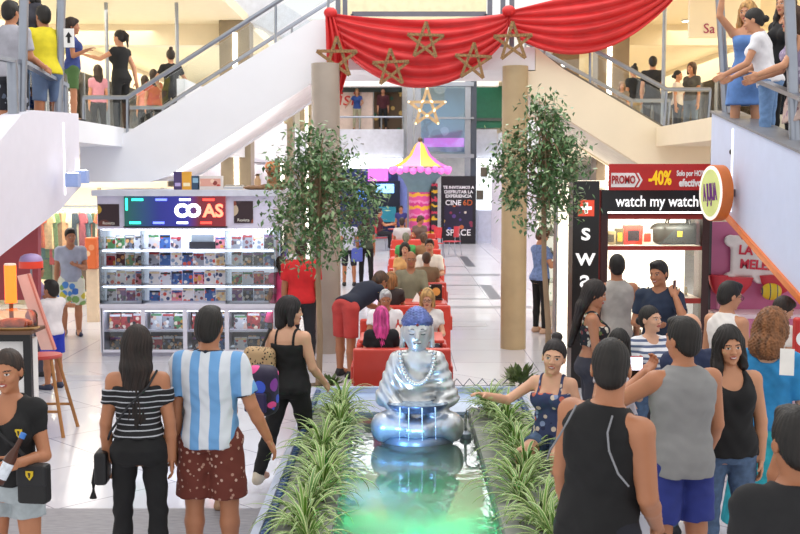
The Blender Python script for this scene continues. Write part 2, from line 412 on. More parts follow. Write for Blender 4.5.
struct('stairs_right_back', MB().prism(poly(rp_, YF), (0, 2.501, 0), (0, 2.64, 0)), CREAM)
tm = poly([(541, 54), (562, 68), (664, 128), (710, 128)], YF)
struct('trim_4', MB().tube([p + Vector((0, .08, .012)) for p in tm], .03, 6), mat('#6e675c', .4))
def railing(label, pts, posts, glassy=True):
    r = thing('stair_railing', label, 'railing', (0, 0, 0))
    MB().tube(pts, .034, 10).build('handrail', STEEL, r, True)
    for a, b in posts: MB().tube([a, b], .02, 8).build('post', STEEL, r, True)
    if glassy:
        for a, b in zip(pts, pts[1:]):
            q = [a + Vector((0, 0, -.08)), b + Vector((0, 0, -.08)), b + Vector((0, 0, -.42)), a + Vector((0, 0, -.42))]
            MB().prism(q, (0, -.006, 0), (0, .006, 0)).build('glass_panel', GL, r)
    return r
up = Vector((0, 0, 1))
def on(pxs, Y, off, dy=0):   # the same line of the stair, dy further back
    return [P(a, b, Y) + Vector((0, dy, off)) for a, b in pxs]
for dy, w in ((.08, 'front'), (2.57, 'back')):
    a = on([(82, 97), (126, 97), (275, 2), (330, -33)], YF, 0, dy)
    b = on([(82, 133), (126, 133), (275, 43), (327, 20)], YF, 0, dy)
    railing('grey steel handrail with glass on the %s side of the left stairs' % w, a, list(zip(a, b)))
    a = on([(712, 89), (668, 89), (591, 47), (545, 21)], YF, 0, dy)
    b = on([(709, 128), (665, 128), (591, 85), (545, 58)], YF, 0, dy)
    railing('grey steel handrail with glass on the %s side of the right stairs' % w, a, list(zip(a, b)))
# bridge guard rail: grey frames
br = thing('bridge_railing', 'grey framed guard rail on the bridge above the red drapes', 'railing', (0, 0, 0))
for px in (338, 345, 490, 503, 512):
    a, b = P(px, -14, YF + .1), P(px, 47, YF + .1); MB().box(a.x - .035, a.x + .035, a.y - .03, a.y + .03, b.z, a.z).build('post', GREYM, br)
for py in (14, 36, 42):
    a, b = P(352, py, YF + .12), P(486, py, YF + .12); MB().box(a.x, b.x, a.y - .02, a.y + .02, a.z - .035, a.z + .035).build('rail', GREYM, br)
for px in (352, 486):
    a, b = P(px, 14, YF + .12), P(px, 42, YF + .12); MB().box(a.x - .02, a.x + .02, a.y - .02, a.y + .02, b.z, a.z).build('rail', GREYM, br)
struct('wall_bridge_back', MB().box(-1.6, 2.3, 30.0, 30.2, 6.3, 9), mat('#d8cba8', .5))
# the higher white flight seen at the top left, far behind the stairs
h = poly([(165, -10), (256, 24), (330, 62), (330, 34), (262, -10)], 27.5)
struct('stairs_upper', MB().prism(h, (0, 0, 0), (0, 1.2, 0)), mat('#dfe3ee', .5))

# ---- near stairs coming down towards the viewer, left and right
def near_wall(pts, X, th, m, name):
    """pts in (Y, z)"""
    return struct(name, MB().prism([Vector((X, y, z)) for y, z in pts], (0, 0, 0), (th, 0, 0)), m)
LSX, RSX = -4.02, 3.62
near_wall([(14.0, 3.365), (12.3, 3.31), (11.9, 3.24), (11.2, 2.93), (9.5, 2.55), (9.5, 1.35), (11.2, 1.80), (13.2, 2.20), (14.0, 2.45)], LSX, -.22, mat('#e4e2ee', .5, nz=.02), 'wall_stairs_left')
struct('wall_stairs_left_end', MB().box(-6.5, LSX - .22, 13.8, 14.0, 2.45, 3.36), WHITE)
near_wall([(13.0, 3.32), (10.0, 2.78), (8.5, 2.5), (8.5, 1.10), (10.26, 1.61), (12.26, 2.18), (13.0, 2.16)], RSX, .22, mat('#d0dcf8', .5, nz=.02), 'wall_stairs_right')
near_wall([(12.9, 2.159), (12.26, 2.179), (10.26, 1.609), (8.5, 1.099), (8.5, 1.03), (10.26, 1.54), (12.26, 2.11), (12.9, 2.09)], RSX - .03, .30, mat('#e0762e', .4), 'trim_5')
near_wall([(13.0, 3.345), (10.0, 2.805), (8.5, 2.525), (8.5, 2.5), (10.0, 2.78), (13.0, 3.32)], RSX - .02, .34, mat('#7d7f86', .4), 'trim_6')
def lfloor(d): return 3.30 - max(0, 14 - d) * .125 - (.30 if d < 14 else 0)
def rfloor(d): return 3.30 - max(0, 13 - d) * .18 - (.36 if d < 13 else 0)
struct('stairs_near_left', MB().prism([Vector((-6.5, y, z)) for y, z in ((14, lfloor(13.999)), (9.5, lfloor(9.5)), (9.5, lfloor(9.5) - .2), (14, lfloor(13.99) - .2))], (0, 0, 0), (6.5 + LSX - .22, 0, 0)), mat('#b9b6b4', .5))
struct('stairs_near_right', MB().prism([Vector((RSX + .22, y, z)) for y, z in ((13, rfloor(12.999)), (8.5, rfloor(8.5)), (8.5, rfloor(8.5) - .2), (13, rfloor(12.99) - .2))], (0, 0, 0), (2.6, 0, 0)), mat('#b9b6b4', .5))
# reflective seam on each near stair wall, its shine put in as glow
for X, y, z0, z1, n in ((LSX + .006, 13.35, 2.36, 3.22, 'wall_seam_glow'), (RSX - .006, 12.15, 2.2, 3.1, 'wall_seam_glow')):
    struct(n, MB().box(X - .006, X + .006, y - .012, y + .012, z0, z1), glow('#fbfaff', .9))
struct('wall_understair', MB().prism([P(38, 210, 13.6), P(38, 300, 13.6), P(-30, 300, 13.6), P(-30, 232, 13.6), P(20, 222, 13.6)], (0, 0, 0), (0, .12, 0)), mat('#a8444c', .5, nz=.06))
# near stair railings
def near_rail(label, pts, posts, glassX):
    r = thing('stair_railing', label, 'railing', (0, 0, 0))
    for a, b in zip(pts, pts[1:]): 
        mb = MB(); d = (b - a); q = Vector((.045, 0, 0)); u = Vector((0, 0, .022))
        mb.prism([a - q - u, a + q - u, a + q + u, a - q + u], (0, 0, 0), d); mb.build('handrail', STEEL, r)
    for a, b, rad in posts: MB().tube([a, b], rad, 10).build('post', STEEL, r, True)
    return r
X = RSX + .14
near_rail('steel handrail the women lean on along the right stair wall', [Vector((X, 12.75, 3.80)), Vector((X, 10.6, 3.34)), Vector((X, 9.0, 3.0))],
          [(Vector((X, 12.7, 3.3)), Vector((X, 12.7, 3.8)), .05), (Vector((X, 10.4, 2.86)), Vector((X, 10.4, 3.3)), .03), (Vector((X, 9.2, 2.6)), Vector((X, 9.2, 3.05)), .03)], 0)
X = LSX - .12
near_rail('steel handrail the boys lean on along the left stair wall', [Vector((X, 13.9, 3.70)), Vector((X, 12.4, 3.83)), Vector((X, 11.0, 3.78)), Vector((X, 9.6, 3.6))],
          [(Vector((X, 13.85, 3.34)), Vector((X, 13.85, 3.70)), .035), (Vector((X, 13.6, 3.3)), Vector((X, 13.6, 3.72)), .03), (Vector((X, 12.0, 3.1)), Vector((X, 12.0, 3.82)), .06)], 0)
for px, y0, y1, d, w in ((190, 0, 0, 0, ''),)[:0]: pass
def pole(a, b, r, label):
    o = MB().tube([a, b], r, 12).build('steel_pole', STEEL, None, True); tag(o, label, 'pole')
pole(Vector((-3.99, 13.5, 3.3)) + Vector((-.13, 0, 0)), P(62, -30, 13.5), .055, 'thick steel pole beside the yellow shirted boy carrying an arrow sign')
pole(Vector((-4.13, 12.2, 3.1)), P(25, -40, 12.2), .05, 'steel pole in front of the boy in grey tee')
pole(Vector((3.76, 12.9, 3.3)), P(718, -30, 12.9), .05, 'steel pole at the far end of the right stair wall')
pole(Vector((3.80, 10.75, 2.9)), P(788, -40, 10.75), .055, 'steel pole in front of the woman at the right edge upstairs')
for px, d, w in ((108, 24, 'behind the woman in black at the left landing'), (178, 24, 'above the person on the left stairs'), (663, 22.0, 'behind the right landing handrail')):
    a = P(px, 100, d); pole(Vector((a.x, d, 3.3)), Vector((a.x, d, 6.25)), .04, 'thin steel pole on the upper floor ' + w)
sg = tag(MB().box(-.06, .06, -.01, .01, -.11, .11).build('arrow_sign', mat('#f2f2f0', .5)), 'small white sign with black up arrow on steel pole', 'sign')
sg.location = P(69, 38, 13.38)
MB().prism([(-.016, 0, -.06), (.016, 0, -.06), (.016, 0, .01), (.04, 0, .01), (0, 0, .07), (-.04, 0, .01), (-.016, 0, .01)], (0, -.014, 0), (0, -.0105, 0)).build('arrow', BLACK, sg)
for (px, py, d, w) in ((73, 180, 13.0, 'on the left stair wall, the lower of two'), (82, 177, 13.9, 'at the corner of the left stair wall, the higher of two'), (727, 204, 12.75, 'on the right stair wall beside the oval sign')):
    q = thing('wall_lamp', 'pale blue box lamp ' + w, 'lamp', P(px, py, d))
    s = 1 if px < 400 else -1
    X0, X1 = sorted((-s * .075, s * .075))
    MB().box(X0, X1, -.07, .07, -.08, .08, bev=.008).build('housing', mat('#9db4e8', .4), q)
    MB().box(-.05, .05, -.05, .05, .081, .088).build('lens', glow('#ffffff', 6), q)

# ---- pillars
def pillar(name, label, x, y, r, z1, m, sq=False, led=None, w=.7):
    t = thing(name, label, 'column', (x, y, 0))
    if sq: MB().box(-w / 2, w / 2, -w / 2, w / 2, 0, z1, bev=.02).build('shaft', m, t)
    else: MB().lathe([(r, 0), (r, z1)], seg=40).build('shaft', m, t, True)
    if led: MB().box(led - .05, led + .05, -w / 2 - .03, -w / 2 - .001, .3, z1 - .3).build('light_strip', WHITEG, t)
    return t
a = G(327, 352); pillar('round_column', 'smooth beige round column behind the left tree', a.x, a.y, .205, 4.2, mat('#a4988c', .4, nz=.08, ns=3, coat=.2))
a = G(513, 348); pillar('round_column', 'smooth beige round column beside the right tree', a.x, a.y, .19, 4.2, mat('#b39d78', .4, nz=.08, ns=3, coat=.2))
for px, d, w, w_ in ((238, 27, .72, 'nearest of the three under the left stairs'), (283, 37, .74, 'second of the three under the left stairs'), (309, 46, .5, 'farthest of the three under the left stairs')):
    pillar('square_column', 'beige column with lit strip, ' + w_, P(px, 175, d).x, d if d < 46 else 45.0, 0, 6.25, mat('#8f8068', .4, nz=.1, ns=3), True, .02, w)
for px, d, w, w_ in ((609, 26.7, .74, 'nearest of the three under the right stairs'), (563, 34, .78, 'second of the three under the right stairs'), (536, 41, .82, 'farthest of the three under the right stairs')):
    pillar('square_column', 'brown column with lit strip, ' + w_, P(px, 175, d).x, d, 0, 6.25, mat('#84725c', .4, nz=.1, ns=3), True, -.1, w)

# ---- upper shop fronts along both mezzanines
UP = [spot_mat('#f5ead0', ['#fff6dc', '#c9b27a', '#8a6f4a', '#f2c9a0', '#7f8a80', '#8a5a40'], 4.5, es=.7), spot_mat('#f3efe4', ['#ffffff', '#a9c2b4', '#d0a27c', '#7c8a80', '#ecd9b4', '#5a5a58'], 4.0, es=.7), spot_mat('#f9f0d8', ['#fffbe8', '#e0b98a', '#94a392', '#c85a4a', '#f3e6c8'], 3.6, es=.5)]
for i, (s, X) in enumerate(((-1, -8.96), (1, 9.46))):
    for k in range(6):
        y0 = 17.1 + k * 4.9
        t = thing('shopfront', '%s upper floor shopfront with bright %s display, %s from the front' % (('left', 'right')[i], ('cream', 'pale', 'warm')[k % 3], ('first', 'second', 'third', 'fourth', 'fifth', 'sixth')[k]), 'shopfront', (X, y0, 3.33))
        sx = -s
        MB().box(min(0, sx * .05), max(0, sx * .05), 0, 4.7, 0, 2.0).build('display', UP[(k + i) % 3], t)
        x0 = sx * .5
        MB().box(x0 - .01, x0 + .01, 0, 4.7, .05, 2.0).build('glass_panel', GL, t)
        for yy in (0, 1.55, 3.1, 4.65): MB().box(x0 - .03, x0 + .03, yy, yy + .05, 0, 2.0).build('mullion', STEEL, t)
# mannequin-like merchandise racks are read as blurs; ceiling downlights
def downlight(x, y, z, label):
    t = thing('ceiling_downlight', label, 'light', (x, y, z))
    MB().lathe([(.16, 0), (.17, -.03), (.13, -.035)], seg=20).build('trim_ring', WHITE, t, True)
    MB().lathe([(.125, -.036), (.02, -.05)], seg=20).build('lens', glow('#fff4d8', 9), t)
for px, py, w in ((158, 32, 'left upper ceiling, near the thin pole'), (634, 33, 'right upper ceiling, the lower left of three'), (688, 20, 'right upper ceiling, nearest of three'), (624, 46, 'right upper ceiling, farthest of three')):
    r = ray(px, py); k = (6.25 - CAMH) / r.z; downlight(r.x * k, min(46, r.y * k), 6.249, 'round recessed downlight in ' + w)
for px, py, w in ((178, 176, 'beneath the left gallery beside the stairs'), (215, 172, 'beneath the left gallery near the lit column')):
    r = ray(px, 160); d = 22 if px < 200 else 26; x = P(px, 165, d).x; downlight(x, d, 3.019, 'round recessed downlight ' + w)
st = thing('shop_sign', 'pink lettered sign on the cream fascia upstairs at right', 'sign', (0, 0, 0))
a = P(709, 29, 20.0); MB().box(a.x - .35, a.x + .9, 20.0, 20.1, a.z - .15, 6.249).build('panel', CREAM, st)
text('lettering', 'Sa', .24, (a.x, 19.99, a.z), mat('#a03a5e', .5), st)

# ---- far end: gallery posters, elevator, arcade, candy canopy, cinema poster
def far(name, label, cat, px0, py0, px1, py1, d, m, th=.06, parent=None):
    a, b = P(px0, py1, d), P(px1, py0, d)
    o = MB().box(a.x, b.x, d, d + th, a.z, b.z).build(name, m, parent)
    if parent is None: tag(o, label, cat)
    return o
t = thing('gallery_shop', 'far gallery shop with dark top and red lettered poster', 'shopfront', (0, 0, 0))
far('fascia', '', '', 338, 86, 402, 92, 46.2, mat('#1d2a28', .5), .1, t); far('poster', '', '', 338, 92, 373, 130, 46.3, mat('#e9d3c8', .5), .05, t); far('panel', '', '', 374, 92, 402, 130, 46.35, spot_mat('#5a4632', ['#caa860', '#3a2a20', '#8a6a44', '#2c5a48'], 3), .05, t)
a = P(346, 99, 46.28); text('lettering', 'isi', .85, (a.x, 46.27, a.z), mat('#d23a34', .5), t, shear=.2)
t = thing('gallery_railing', 'thin grey rail on top of the far gallery parapet', 'railing', (0, 0, 0))
a, b = P(338, 117, 45.5), P(403, 117, 45.5); MB().tube([a, b], .04).build('handrail', STEEL, t, True)
for k in range(4): q = a.lerp(b, k / 3); MB().tube([q, (q.x, q.y, 4.45)], .03).build('post', STEEL, t)
far('green_panel', 'dark green panel on the far gallery right of elevator', 'panel', 475, 85, 502, 128, 46.2, mat('#2a8068', .4), .1)
far('glass_strip', 'grey glass strip across green panel right of elevator', 'panel', 475, 118, 502, 121, 46.1, mat('#5c6a6a', .3), .05)
t = thing('elevator', 'glass elevator shaft with steel frame behind the star', 'elevator', (0, 0, 0))
for px in (410, 418, 468, 474):
    a = P(px, 80, 44); MB().box(a.x - .11, a.x + .11, 44, 44.2, 0, 6.3).build('upright', STEEL if px != 474 else mat('#3c4452', .4), t)
for y0, y1 in ((154, 158), (117, 119), (82, 86)):
    a, b = P(412, y1, 43.9), P(474, y0, 43.9); MB().box(a.x, b.x, 43.9, 44, a.z, b.z).build('crossbar', STEEL, t)
far('cabin', '', '', 421, 88, 465, 152, 45.4, spot_mat('#a9c0ce', ['#d4e2ea', '#7e98a8', '#c4d4e0', '#93abb9', '#e2ecf2'], 1.2, .3), .6, t)
far('glass_panel', '', '', 421, 86, 466, 154, 44.1, glass('#dcecf6', .1, .08), .03, t)
far('light_sash', '', '', 424, 138, 464, 147, 44.9, glow('#f08ae0', .8), .05, t)
# arcade at the far left under the gallery
t = thing('arcade_front', 'dark blue arcade front with glowing screens under the gallery', 'shopfront', (0, 0, 0))
far('back_panel', '', '', 330, 166, 408, 232, 45.9, spot_mat('#1c2850', ['#26407a', '#16203c', '#3c5aa8', '#5a3c7a', '#1a2c54'], 2.2, .4, es=.35), .1, t)
far('screen', '', '', 368, 168, 388, 181, 45.0, glow('#d05cc8', 1.2), .1, t); far('screen', '', '', 376, 184, 394, 193, 45.0, glow('#7ab4f0', 2.0), .1, t); far('screen', '', '', 356, 190, 368, 199, 45.0, glow('#4a7ad0', 1.2), .1, t)
far('cabinet', '', '', 371, 181, 400, 226, 45.2, mat('#1a2236', .4), .5, t); far('counter', '', '', 378, 207, 396, 222, 44.8, mat('#2a8aa0', .4), .3, t)
far('side_panel', '', '', 398, 166, 412, 236, 45.6, mat('#8088c8', .4), .1, t)
far('light_strip', '', '', 409, 160, 412, 236, 45.3, glow('#eafcff', 1.5), .1, t)
# candy canopy stand
c0 = P(420, 237, 40.0); t = thing('candy_stand', 'pink and yellow tent-shaped candy stand before the elevator', 'kiosk', (c0.x, 40, 0))
def canopy(i0, i1, n=16):
    prof = [(.06, 3.78), (.20, 3.66), (.40, 3.30), (.70, 3.06), (1.02, 2.90)]; mb = MB()
    for k in range(i0, i1):
        a0, a1 = 2 * math.pi * k / n, 2 * math.pi * (k + 1) / n
        vs = []; 
        for r, z in prof: vs += [(r * math.cos(a0), r * math.sin(a0), z), (r * math.cos(a1), r * math.sin(a1), z)]
        mb.add(vs, [(2 * j, 2 * j + 1, 2 * j + 3, 2 * j + 2) for j in range(len(prof) - 1)])
    return mb
for k in range(8): canopy(2 * k, 2 * k + 2).build('canopy_panel', mat(['#e9b21e', '#e58ad8', '#f0c23a', '#d964c4'][k % 4], .4), t, True)
mb = MB()
for k in range(24):
    a0 = 2 * math.pi * k / 24; mb.sphere((1.02 * math.cos(a0), 1.02 * math.sin(a0), 2.80 - .06 * (k % 2)), .13, seg=8)
mb.build('scalloped_valance', mat('#f07ad0', .35, em='#f07ad0', es=.35), t, True)
MB().lathe([(.96, 2.74), (.62, 2.45), (.36, 1.9)], seg=16).build('canopy_underside', mat('#6f8f98', .5), t, True)
MB().lathe([(.40, 0), (.40, 2.6)], seg=20).build('body', ramp_mat('Z', .46, [(0, '#e0559c'), (.35, '#f0b43a'), (.6, '#d23a8c'), (.82, '#e98ac0')], .5, wob=.3), t, True)
MB().box(.40, .62, -.35, .2, .2, 2.3).build('side_panel', ramp_mat('Z', .5, [(0, '#1c1a20'), (.35, '#d8a820'), (.55, '#1c1a20'), (.8, '#c03050')], .5, wob=.4), t)
MB().sphere((0, 0, 3.86), .09).build('finial', mat('#5a4630', .4), t, True)
# cinema poster
t = thing('cinema_poster', 'tall dark cinema poster stand with white lettering', 'poster', (0, 0, 0))
a, b = P(441, 236, 42), P(476, 176, 42); MB().box(a.x, b.x, 42, 42.12, 0, b.z).build('board', mat('#14121c', .35), t)
MB().box(a.x + .12, b.x - .12, 41.98, 41.999, .55, 1.45).build('picture', spot_mat('#241e3a', ['#5a3c8a', '#c86a3a', '#3a5ab8', '#d8b25a', '#8a2a4a', '#e0d0c0'], 4, .5), t)
cx = (a.x + b.x) / 2; WT = mat('#f2f2f6', .5)
for s_, z_, sz_ in (('TE INVITAMOS A', 2.13, .155), ('DISFRUTAR LA', 1.96, .165), ('EXPERIENCIA', 1.80, .165), ('CINE', 1.55, .27), ('SPACE', .42, .33)):
    text('lettering', s_, sz_, (cx - (.2 if s_ == 'CINE' else 0), 41.97, z_ ), WT, t, bold=.004)
text('lettering', '6D', .30, (cx + .35, 41.97, 1.55), mat('#d86a30', .5), t)
# white stall at the far right
t = thing('white_counter', 'bright white counter stall beside the cinema poster', 'counter', (0, 0, 0))
a, b = P(478, 240, 42.5), P(502, 158, 42.5)
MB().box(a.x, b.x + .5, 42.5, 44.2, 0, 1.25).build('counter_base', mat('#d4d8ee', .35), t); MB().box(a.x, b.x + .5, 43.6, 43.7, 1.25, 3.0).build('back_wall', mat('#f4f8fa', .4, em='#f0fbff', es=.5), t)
for px, py in ((484, 172), (480, 195)):
    q = P(px, py, 43.5); MB().box(q.x - .13, q.x + .13, 43.5, 43.59, q.z - .18, q.z + .18).build('picture', mat('#5a5248', .5), t)
struct('wall_shops_right', MB().box(3.45, 3.6, 24.5, 42, 0, 3.0), mat('#e6e2f0', .4))
struct('wall_shops_left', MB().box(-4.9, -4.7, 24.2, 45, 0, 3.0), mat('#ebe6ec', .4))
# ------------------------------------------------------------------ pond
PX0, PX1, PY0, PY1, PZ = -.90, 1.24, 6.2, 11.2, .45
SLATE = mat('#8b9088', .55, nz=.25, ns=8, bump=.2); RIM = mat('#c2cbe0', .3, nz=.05); BLUE = mat('#31507e', .35, nz=.3, ns=20)
pond = thing('pond_basin', 'raised rectangular pond with blue edging and grey planting ledges', 'fountain', (0, 0, 0))
MB().box(PX0, PX0 + .05, PY0, PY1, 0, PZ).box(PX1 - .05, PX1, PY0, PY1, 0, PZ).box(PX0 + .05, PX1 - .05, PY1 - .05, PY1, 0, PZ).build('outer_wall', RIM, pond)
MB().box(PX0 + .05, -.42, PY0, PY1 - .951, 0, PZ - .02).build('planting_ledge', SLATE, pond)
MB().box(.64, PX1 - .05, PY0, PY1 - .951, 0, PZ - .02).build('planting_ledge', SLATE, pond)
MB().box(PX0 + .05, PX1 - .05, PY1 - .95, PY1 - .05, 0, PZ - .06).build('back_ledge', mat('#b4c8e6', .3), pond)
MB().box(-.42, .64, PY0, PY1 - .951, 0, .06).build('pond_floor', mat('#c4c9be', .5, nz=.15, ns=5), pond)
for side, xx in (('left', PX0 + .085), ('right', PX1 - .085)):
    mb = MB()
    for k in range(72): mb.sphere((xx, PY0 + .04 + k * .066, PZ), .030, sz=.7, seg=8)
    mb.build('pebble_edging', BLUE, pond, True)
mb = MB(); mb.box(PX0 + .12, PX1 - .12, PY1 - .07, PY1 - .05, PZ, PZ + .012)
mb.build('back_trim', mat('#dfe6f4', .3), pond)
def water_mat():
    m, nt, b = newmat('pond_water'); N = nt.nodes.new; L = nt.links.new; out = nt.nodes['Material Output']
    tr = N('ShaderNodeBsdfTransparent'); tr.inputs[0].default_value = (.78, .88, .86, 1)
    gl = N('ShaderNodeBsdfGlossy'); gl.inputs['Roughness'].default_value = .03; gl.inputs[0].default_value = (.95, .98, 1, 1)
    no = N('ShaderNodeTexNoise'); no.inputs['Scale'].default_value = 7; no.inputs['Detail'].default_value = 2; L(coords(nt), no.inputs['Vector'])
    bp = N('ShaderNodeBump'); bp.inputs['Strength'].default_value = .05; bp.inputs['Distance'].default_value = .02; L(no.outputs[0], bp.inputs['Height'])
    L(bp.outputs[0], gl.inputs['Normal'])
    fr = N('ShaderNodeFresnel'); fr.inputs[0].default_value = 1.6; L(bp.outputs[0], fr.inputs['Normal'])
    ad = N('ShaderNodeMath'); ad.operation = 'MULTIPLY_ADD'; ad.use_clamp = True; L(fr.outputs[0], ad.inputs[0]); ad.inputs[1].default_value = .9; ad.inputs[2].default_value = .03
    mx = N('ShaderNodeMixShader'); L(ad.outputs[0], mx.inputs[0]); L(tr.outputs[0], mx.inputs[1]); L(gl.outputs[0], mx.inputs[2]); df = N('ShaderNodeBsdfTranslucent'); df.inputs[0].default_value = (.8, .85, .8, 1); m2 = N('ShaderNodeMixShader'); m2.inputs[0].default_value = .5; L(tr.outputs[0], m2.inputs[1]); L(df.outputs[0], m2.inputs[2]); L(m2.outputs[0], mx.inputs[1])
    L(mx.outputs[0], out.inputs[0]); nt.nodes.remove(b)
    return m
w = MB().add([(-.42, PY0, .36), (.64, PY0, .36), (.64, PY1 - .951, .36), (-.42, PY1 - .951, .36)], [(0, 1, 2, 3)]).build('pond_water', water_mat()); tag(w, 'still pond water glowing green in front of the seated statue', 'water'); w['kind'] = 'stuff'
for x, y, w in ((.10, 6.9, 8), (.46, 7.2, 12), (-.2, 7.3, 8), (.2, 7.7, 9), (.46, 7.9, 6), (-.25, 8.0, 6)): spot('underwater_green_lamp', (x, y, .345), w, (.03, .9, .36), 150)
spot('underwater_blue_lamp', (-.28, 8.7, .34), 6, (.15, .45, 1), 140)
# ------------------------------------------------------------------ seated statue
def buddha():
    t = thing('buddha_statue', 'silver seated buddha statue with beads sitting in the pond', 'statue', (.145, 9.3, .375))
    # front is -y ; z=0 at the plinth foot
    SIL = mat('#c8ccce', .30, .62, nz=.16, ns=9, bump=.25)
    pr = [ell((0, .03, .22), (.25, .19, .17), 0), ell((0, .02, .48), (.205, .135, .22), .08), ell((0, .02, .66), (.195, .115, .10), .06),
          rcone((-.165, .01, .66), (-.265, -.04, .36), .080, .085, .05), rcone((.165, .01, .66), (.265, -.04, .36), .080, .085, .05),
          rcone((-.265, -.05, .36), (-.13, -.20, .27), .075, .05, .04), rcone((.265, -.05, .36), (.13, -.20, .27), .075, .05, .04),
          rcone((-.10, -.05, .17), (-.27, -.16, .145), .12, .105, .05), rcone((.10, -.05, .17), (.27, -.16, .145), .12, .105, .05),
          rcone((-.27, -.16, .14), (.05, -.27, .13), .095, .06, .05), rcone((.27, -.16, .14), (-.05, -.26, .13), .095, .06, .05),
          ell((-.30, -.15, .12), (.088, .10, .12), .02), ell((.30, -.15, .12), (.088, .10, .12), .02),
          rcone((0, 0, .70), (0, -.005, .80), .075, .065, .03)]
    def folds(X, Y, Z):
        a = np.sqrt((X - .10) ** 2 + (Z - .74) ** 2 + .2 * Y ** 2)
        return .006 * np.sin(a * 95 + 2 * np.sin(X * 14)) * np.clip((.80 - Z) / .2, 0, 1) * np.clip((np.abs(X + .02) - .05) * 12, 0, 1) * np.clip((Z - .20) * 6, 0, 1)
    sdf_obj('body', pr, .0085, SIL, t, disp=folds)
    hc = (0, -.02, .90)
    hp = [ell((0, -.01, .93), (.108, .110, .125), 0), ell((0, -.035, .88), (.098, .088, .11), .03), ell((0, -.055, .80), (.06, .05, .04), .03),
          rcone((0, -.118, .925), (0, -.140, .872), .011, .019, .012), rcone((-.06, -.108, .935), (-.018, -.118, .928), .008, .008, .012), rcone((.06, -.108, .935), (.018, -.118, .928), .008, .008, .012),
          ell((-.042, -.108, .908), (.021, .013, .010), .006), ell((.042, -.108, .908), (.021, .013, .010), .006),
          ell((0, -.122, .838), (.029, .012, .008), .008), ell((0, -.120, .826), (.023, .012, .009), .008),
          rcone((-.108, 0, .93), (-.112, -.005, .80), .017, .020, .01), rcone((.108, 0, .93), (.112, -.005, .80), .017, .020, .01)]
    HS = [sdf_obj('head', hp, .005, mat('#c8cacb', .30, .6, nz=.14, ns=12), t)]
    EL = mat('#3c4252', .4, .3)
    for s in (-1, 1):
        HS.append(MB().tube([(s * .022, -.121, .905), (s * .032, -.1235, .899), (s * .045, -.121, .898), (s * .058, -.113, .902)], .0035, 6).build('eyelid_line', EL, t, True))
        HS.append(MB().tube([(s * .016, -.121, .930), (s * .035, -.123, .942), (s * .062, -.108, .936)], .0035, 6).build('brow_line', EL, t, True))
    HS.append(MB().tube([(-.026, -.130, .833), (0, -.136, .8315), (.026, -.130, .833)], .003, 6).build('lip_line', EL, t, True))
    mb = MB(); BLU = mat('#5b6aa4', .32, .5, nz=.35, ns=20)
    hb = [ell((0, 0, .985), (.116, .118, .080), 0), ell((0, .01, 1.048), (.062, .062, .052), .05), half((0, -.35, -1), -.965 + .035)]
    def curls(X, Y, Z): return .006 * np.sin(X * 170) * np.sin(Z * 170 + X * 30) * np.sin(Y * 170) - .002
    HS.append(sdf_obj('curled_hair', hb, .006, BLU, t, disp=curls))
    HS.append(MB().sphere((0, -.125, .972), .011, seg=10).build('forehead_jewel', mat('#7a1c20', .3), t, True))
    for o_ in HS: o_.scale = (1.13, 1.10, 1.10); o_.location = (0, 0, -.088)
    for k in range(23):
        a = math.pi * (k / 22); x = -.145 * math.cos(a); z_ = .74 - .245 * math.sin(a); y = -.085 - .085 * math.sin(a) ** .8 - (.01 if abs(x) < .08 else 0)
        MB().sphere((x, y, z_), .022, seg=12).build('bead', mat('#cfd2d2', .25, .7, nz=.1), t, True)
    bw = MB().lathe([(.02, .255), (.13, .262), (.215, .285), (.25, .325), (.255, .340), (.24, .342), (.20, .325), (.02, .315)], (0, -.215, .0), 36, sx=1.0, sy=.62).build('bowl', mat('#5e6a80', .3, .6, nz=.4, ns=14), t, True)
    MB().lathe([(.001, .330), (.225, .331)], (0, -.215, .005), 30, sx=1, sy=.62).build('bowl_water', mat('#a8c4e8', .05, .3, nz=.4, ns=25), bw, True)
    mb = MB()
    for k in (0, 2, 5, 8):
        x = -.145 + .036 * k; y = -.22 - .155 * math.sqrt(max(0, 1 - (x / .25) ** 2)); mb.tube([(x, y, .333), (x, y - .018, .30), (x * 1.02, y - .03, .2), (x * 1.03, y - .032, .07)], [.007, .005, .004, .003], 6)
    mb.build('falling_water', mat('#dcecff', .05, .0, nz=.1), bw, True)
    MB().lathe([(.31, -.30), (.31, .0), (.30, .035), (.28, .05)], (0, -.03, -.0), 36, sx=1, sy=.75).build('plinth', mat('#98a2ac', .35, .5, nz=.2), t, True)
buddha()
q = thing('spout_pipe', 'bent metal water spout standing beside the statue in the pond', 'pipe', (.56, 9.35, .06))
MB().tube([(0, 0, 0), (0, 0, .50), (.01, 0, .54), (.05, 0, .57), (.10, -.01, .56), (.12, -.01, .53)], .012, 8).build('pipe', mat('#d6dade', .2, .9), q, True)
MB().lathe([(.05, 0), (.05, .34), (.02, .36)], seg=12).build('base', mat('#8f98a4', .4, .5), q, True)
# statue spot lamps (blue from the left, warm white from the front)
spot('statue_blue_lamp', (-.36, 8.45, .42), 26, (.14, .40, 1), 70, (112, 0, -30), .012); spot('statue_blue_lamp', (.10, 8.45, .40), 9, (.25, .5, 1), 60, (108, 0, 0), .012); spot('statue_white_lamp', (-.38, 8.3, .42), 16, (.85, .95, 1), 50, (125, 0, -28), .012)
fz = thing('pond_fence', 'thin zigzag wire fence on the far edge of pond', 'fence', (0, PY1 + .02, PZ))
pts = [(.45 + .065 * k, 0, .0 if k % 2 else .075) for k in range(11)]
MB().tube(pts, .006, 6).build('wire', mat('#5a6470', .4, .6), fz); MB().tube([(.45, 0, 0), (1.12, 0, 0)], .006, 6).build('base_wire', mat('#5a6470', .4, .6), fz)

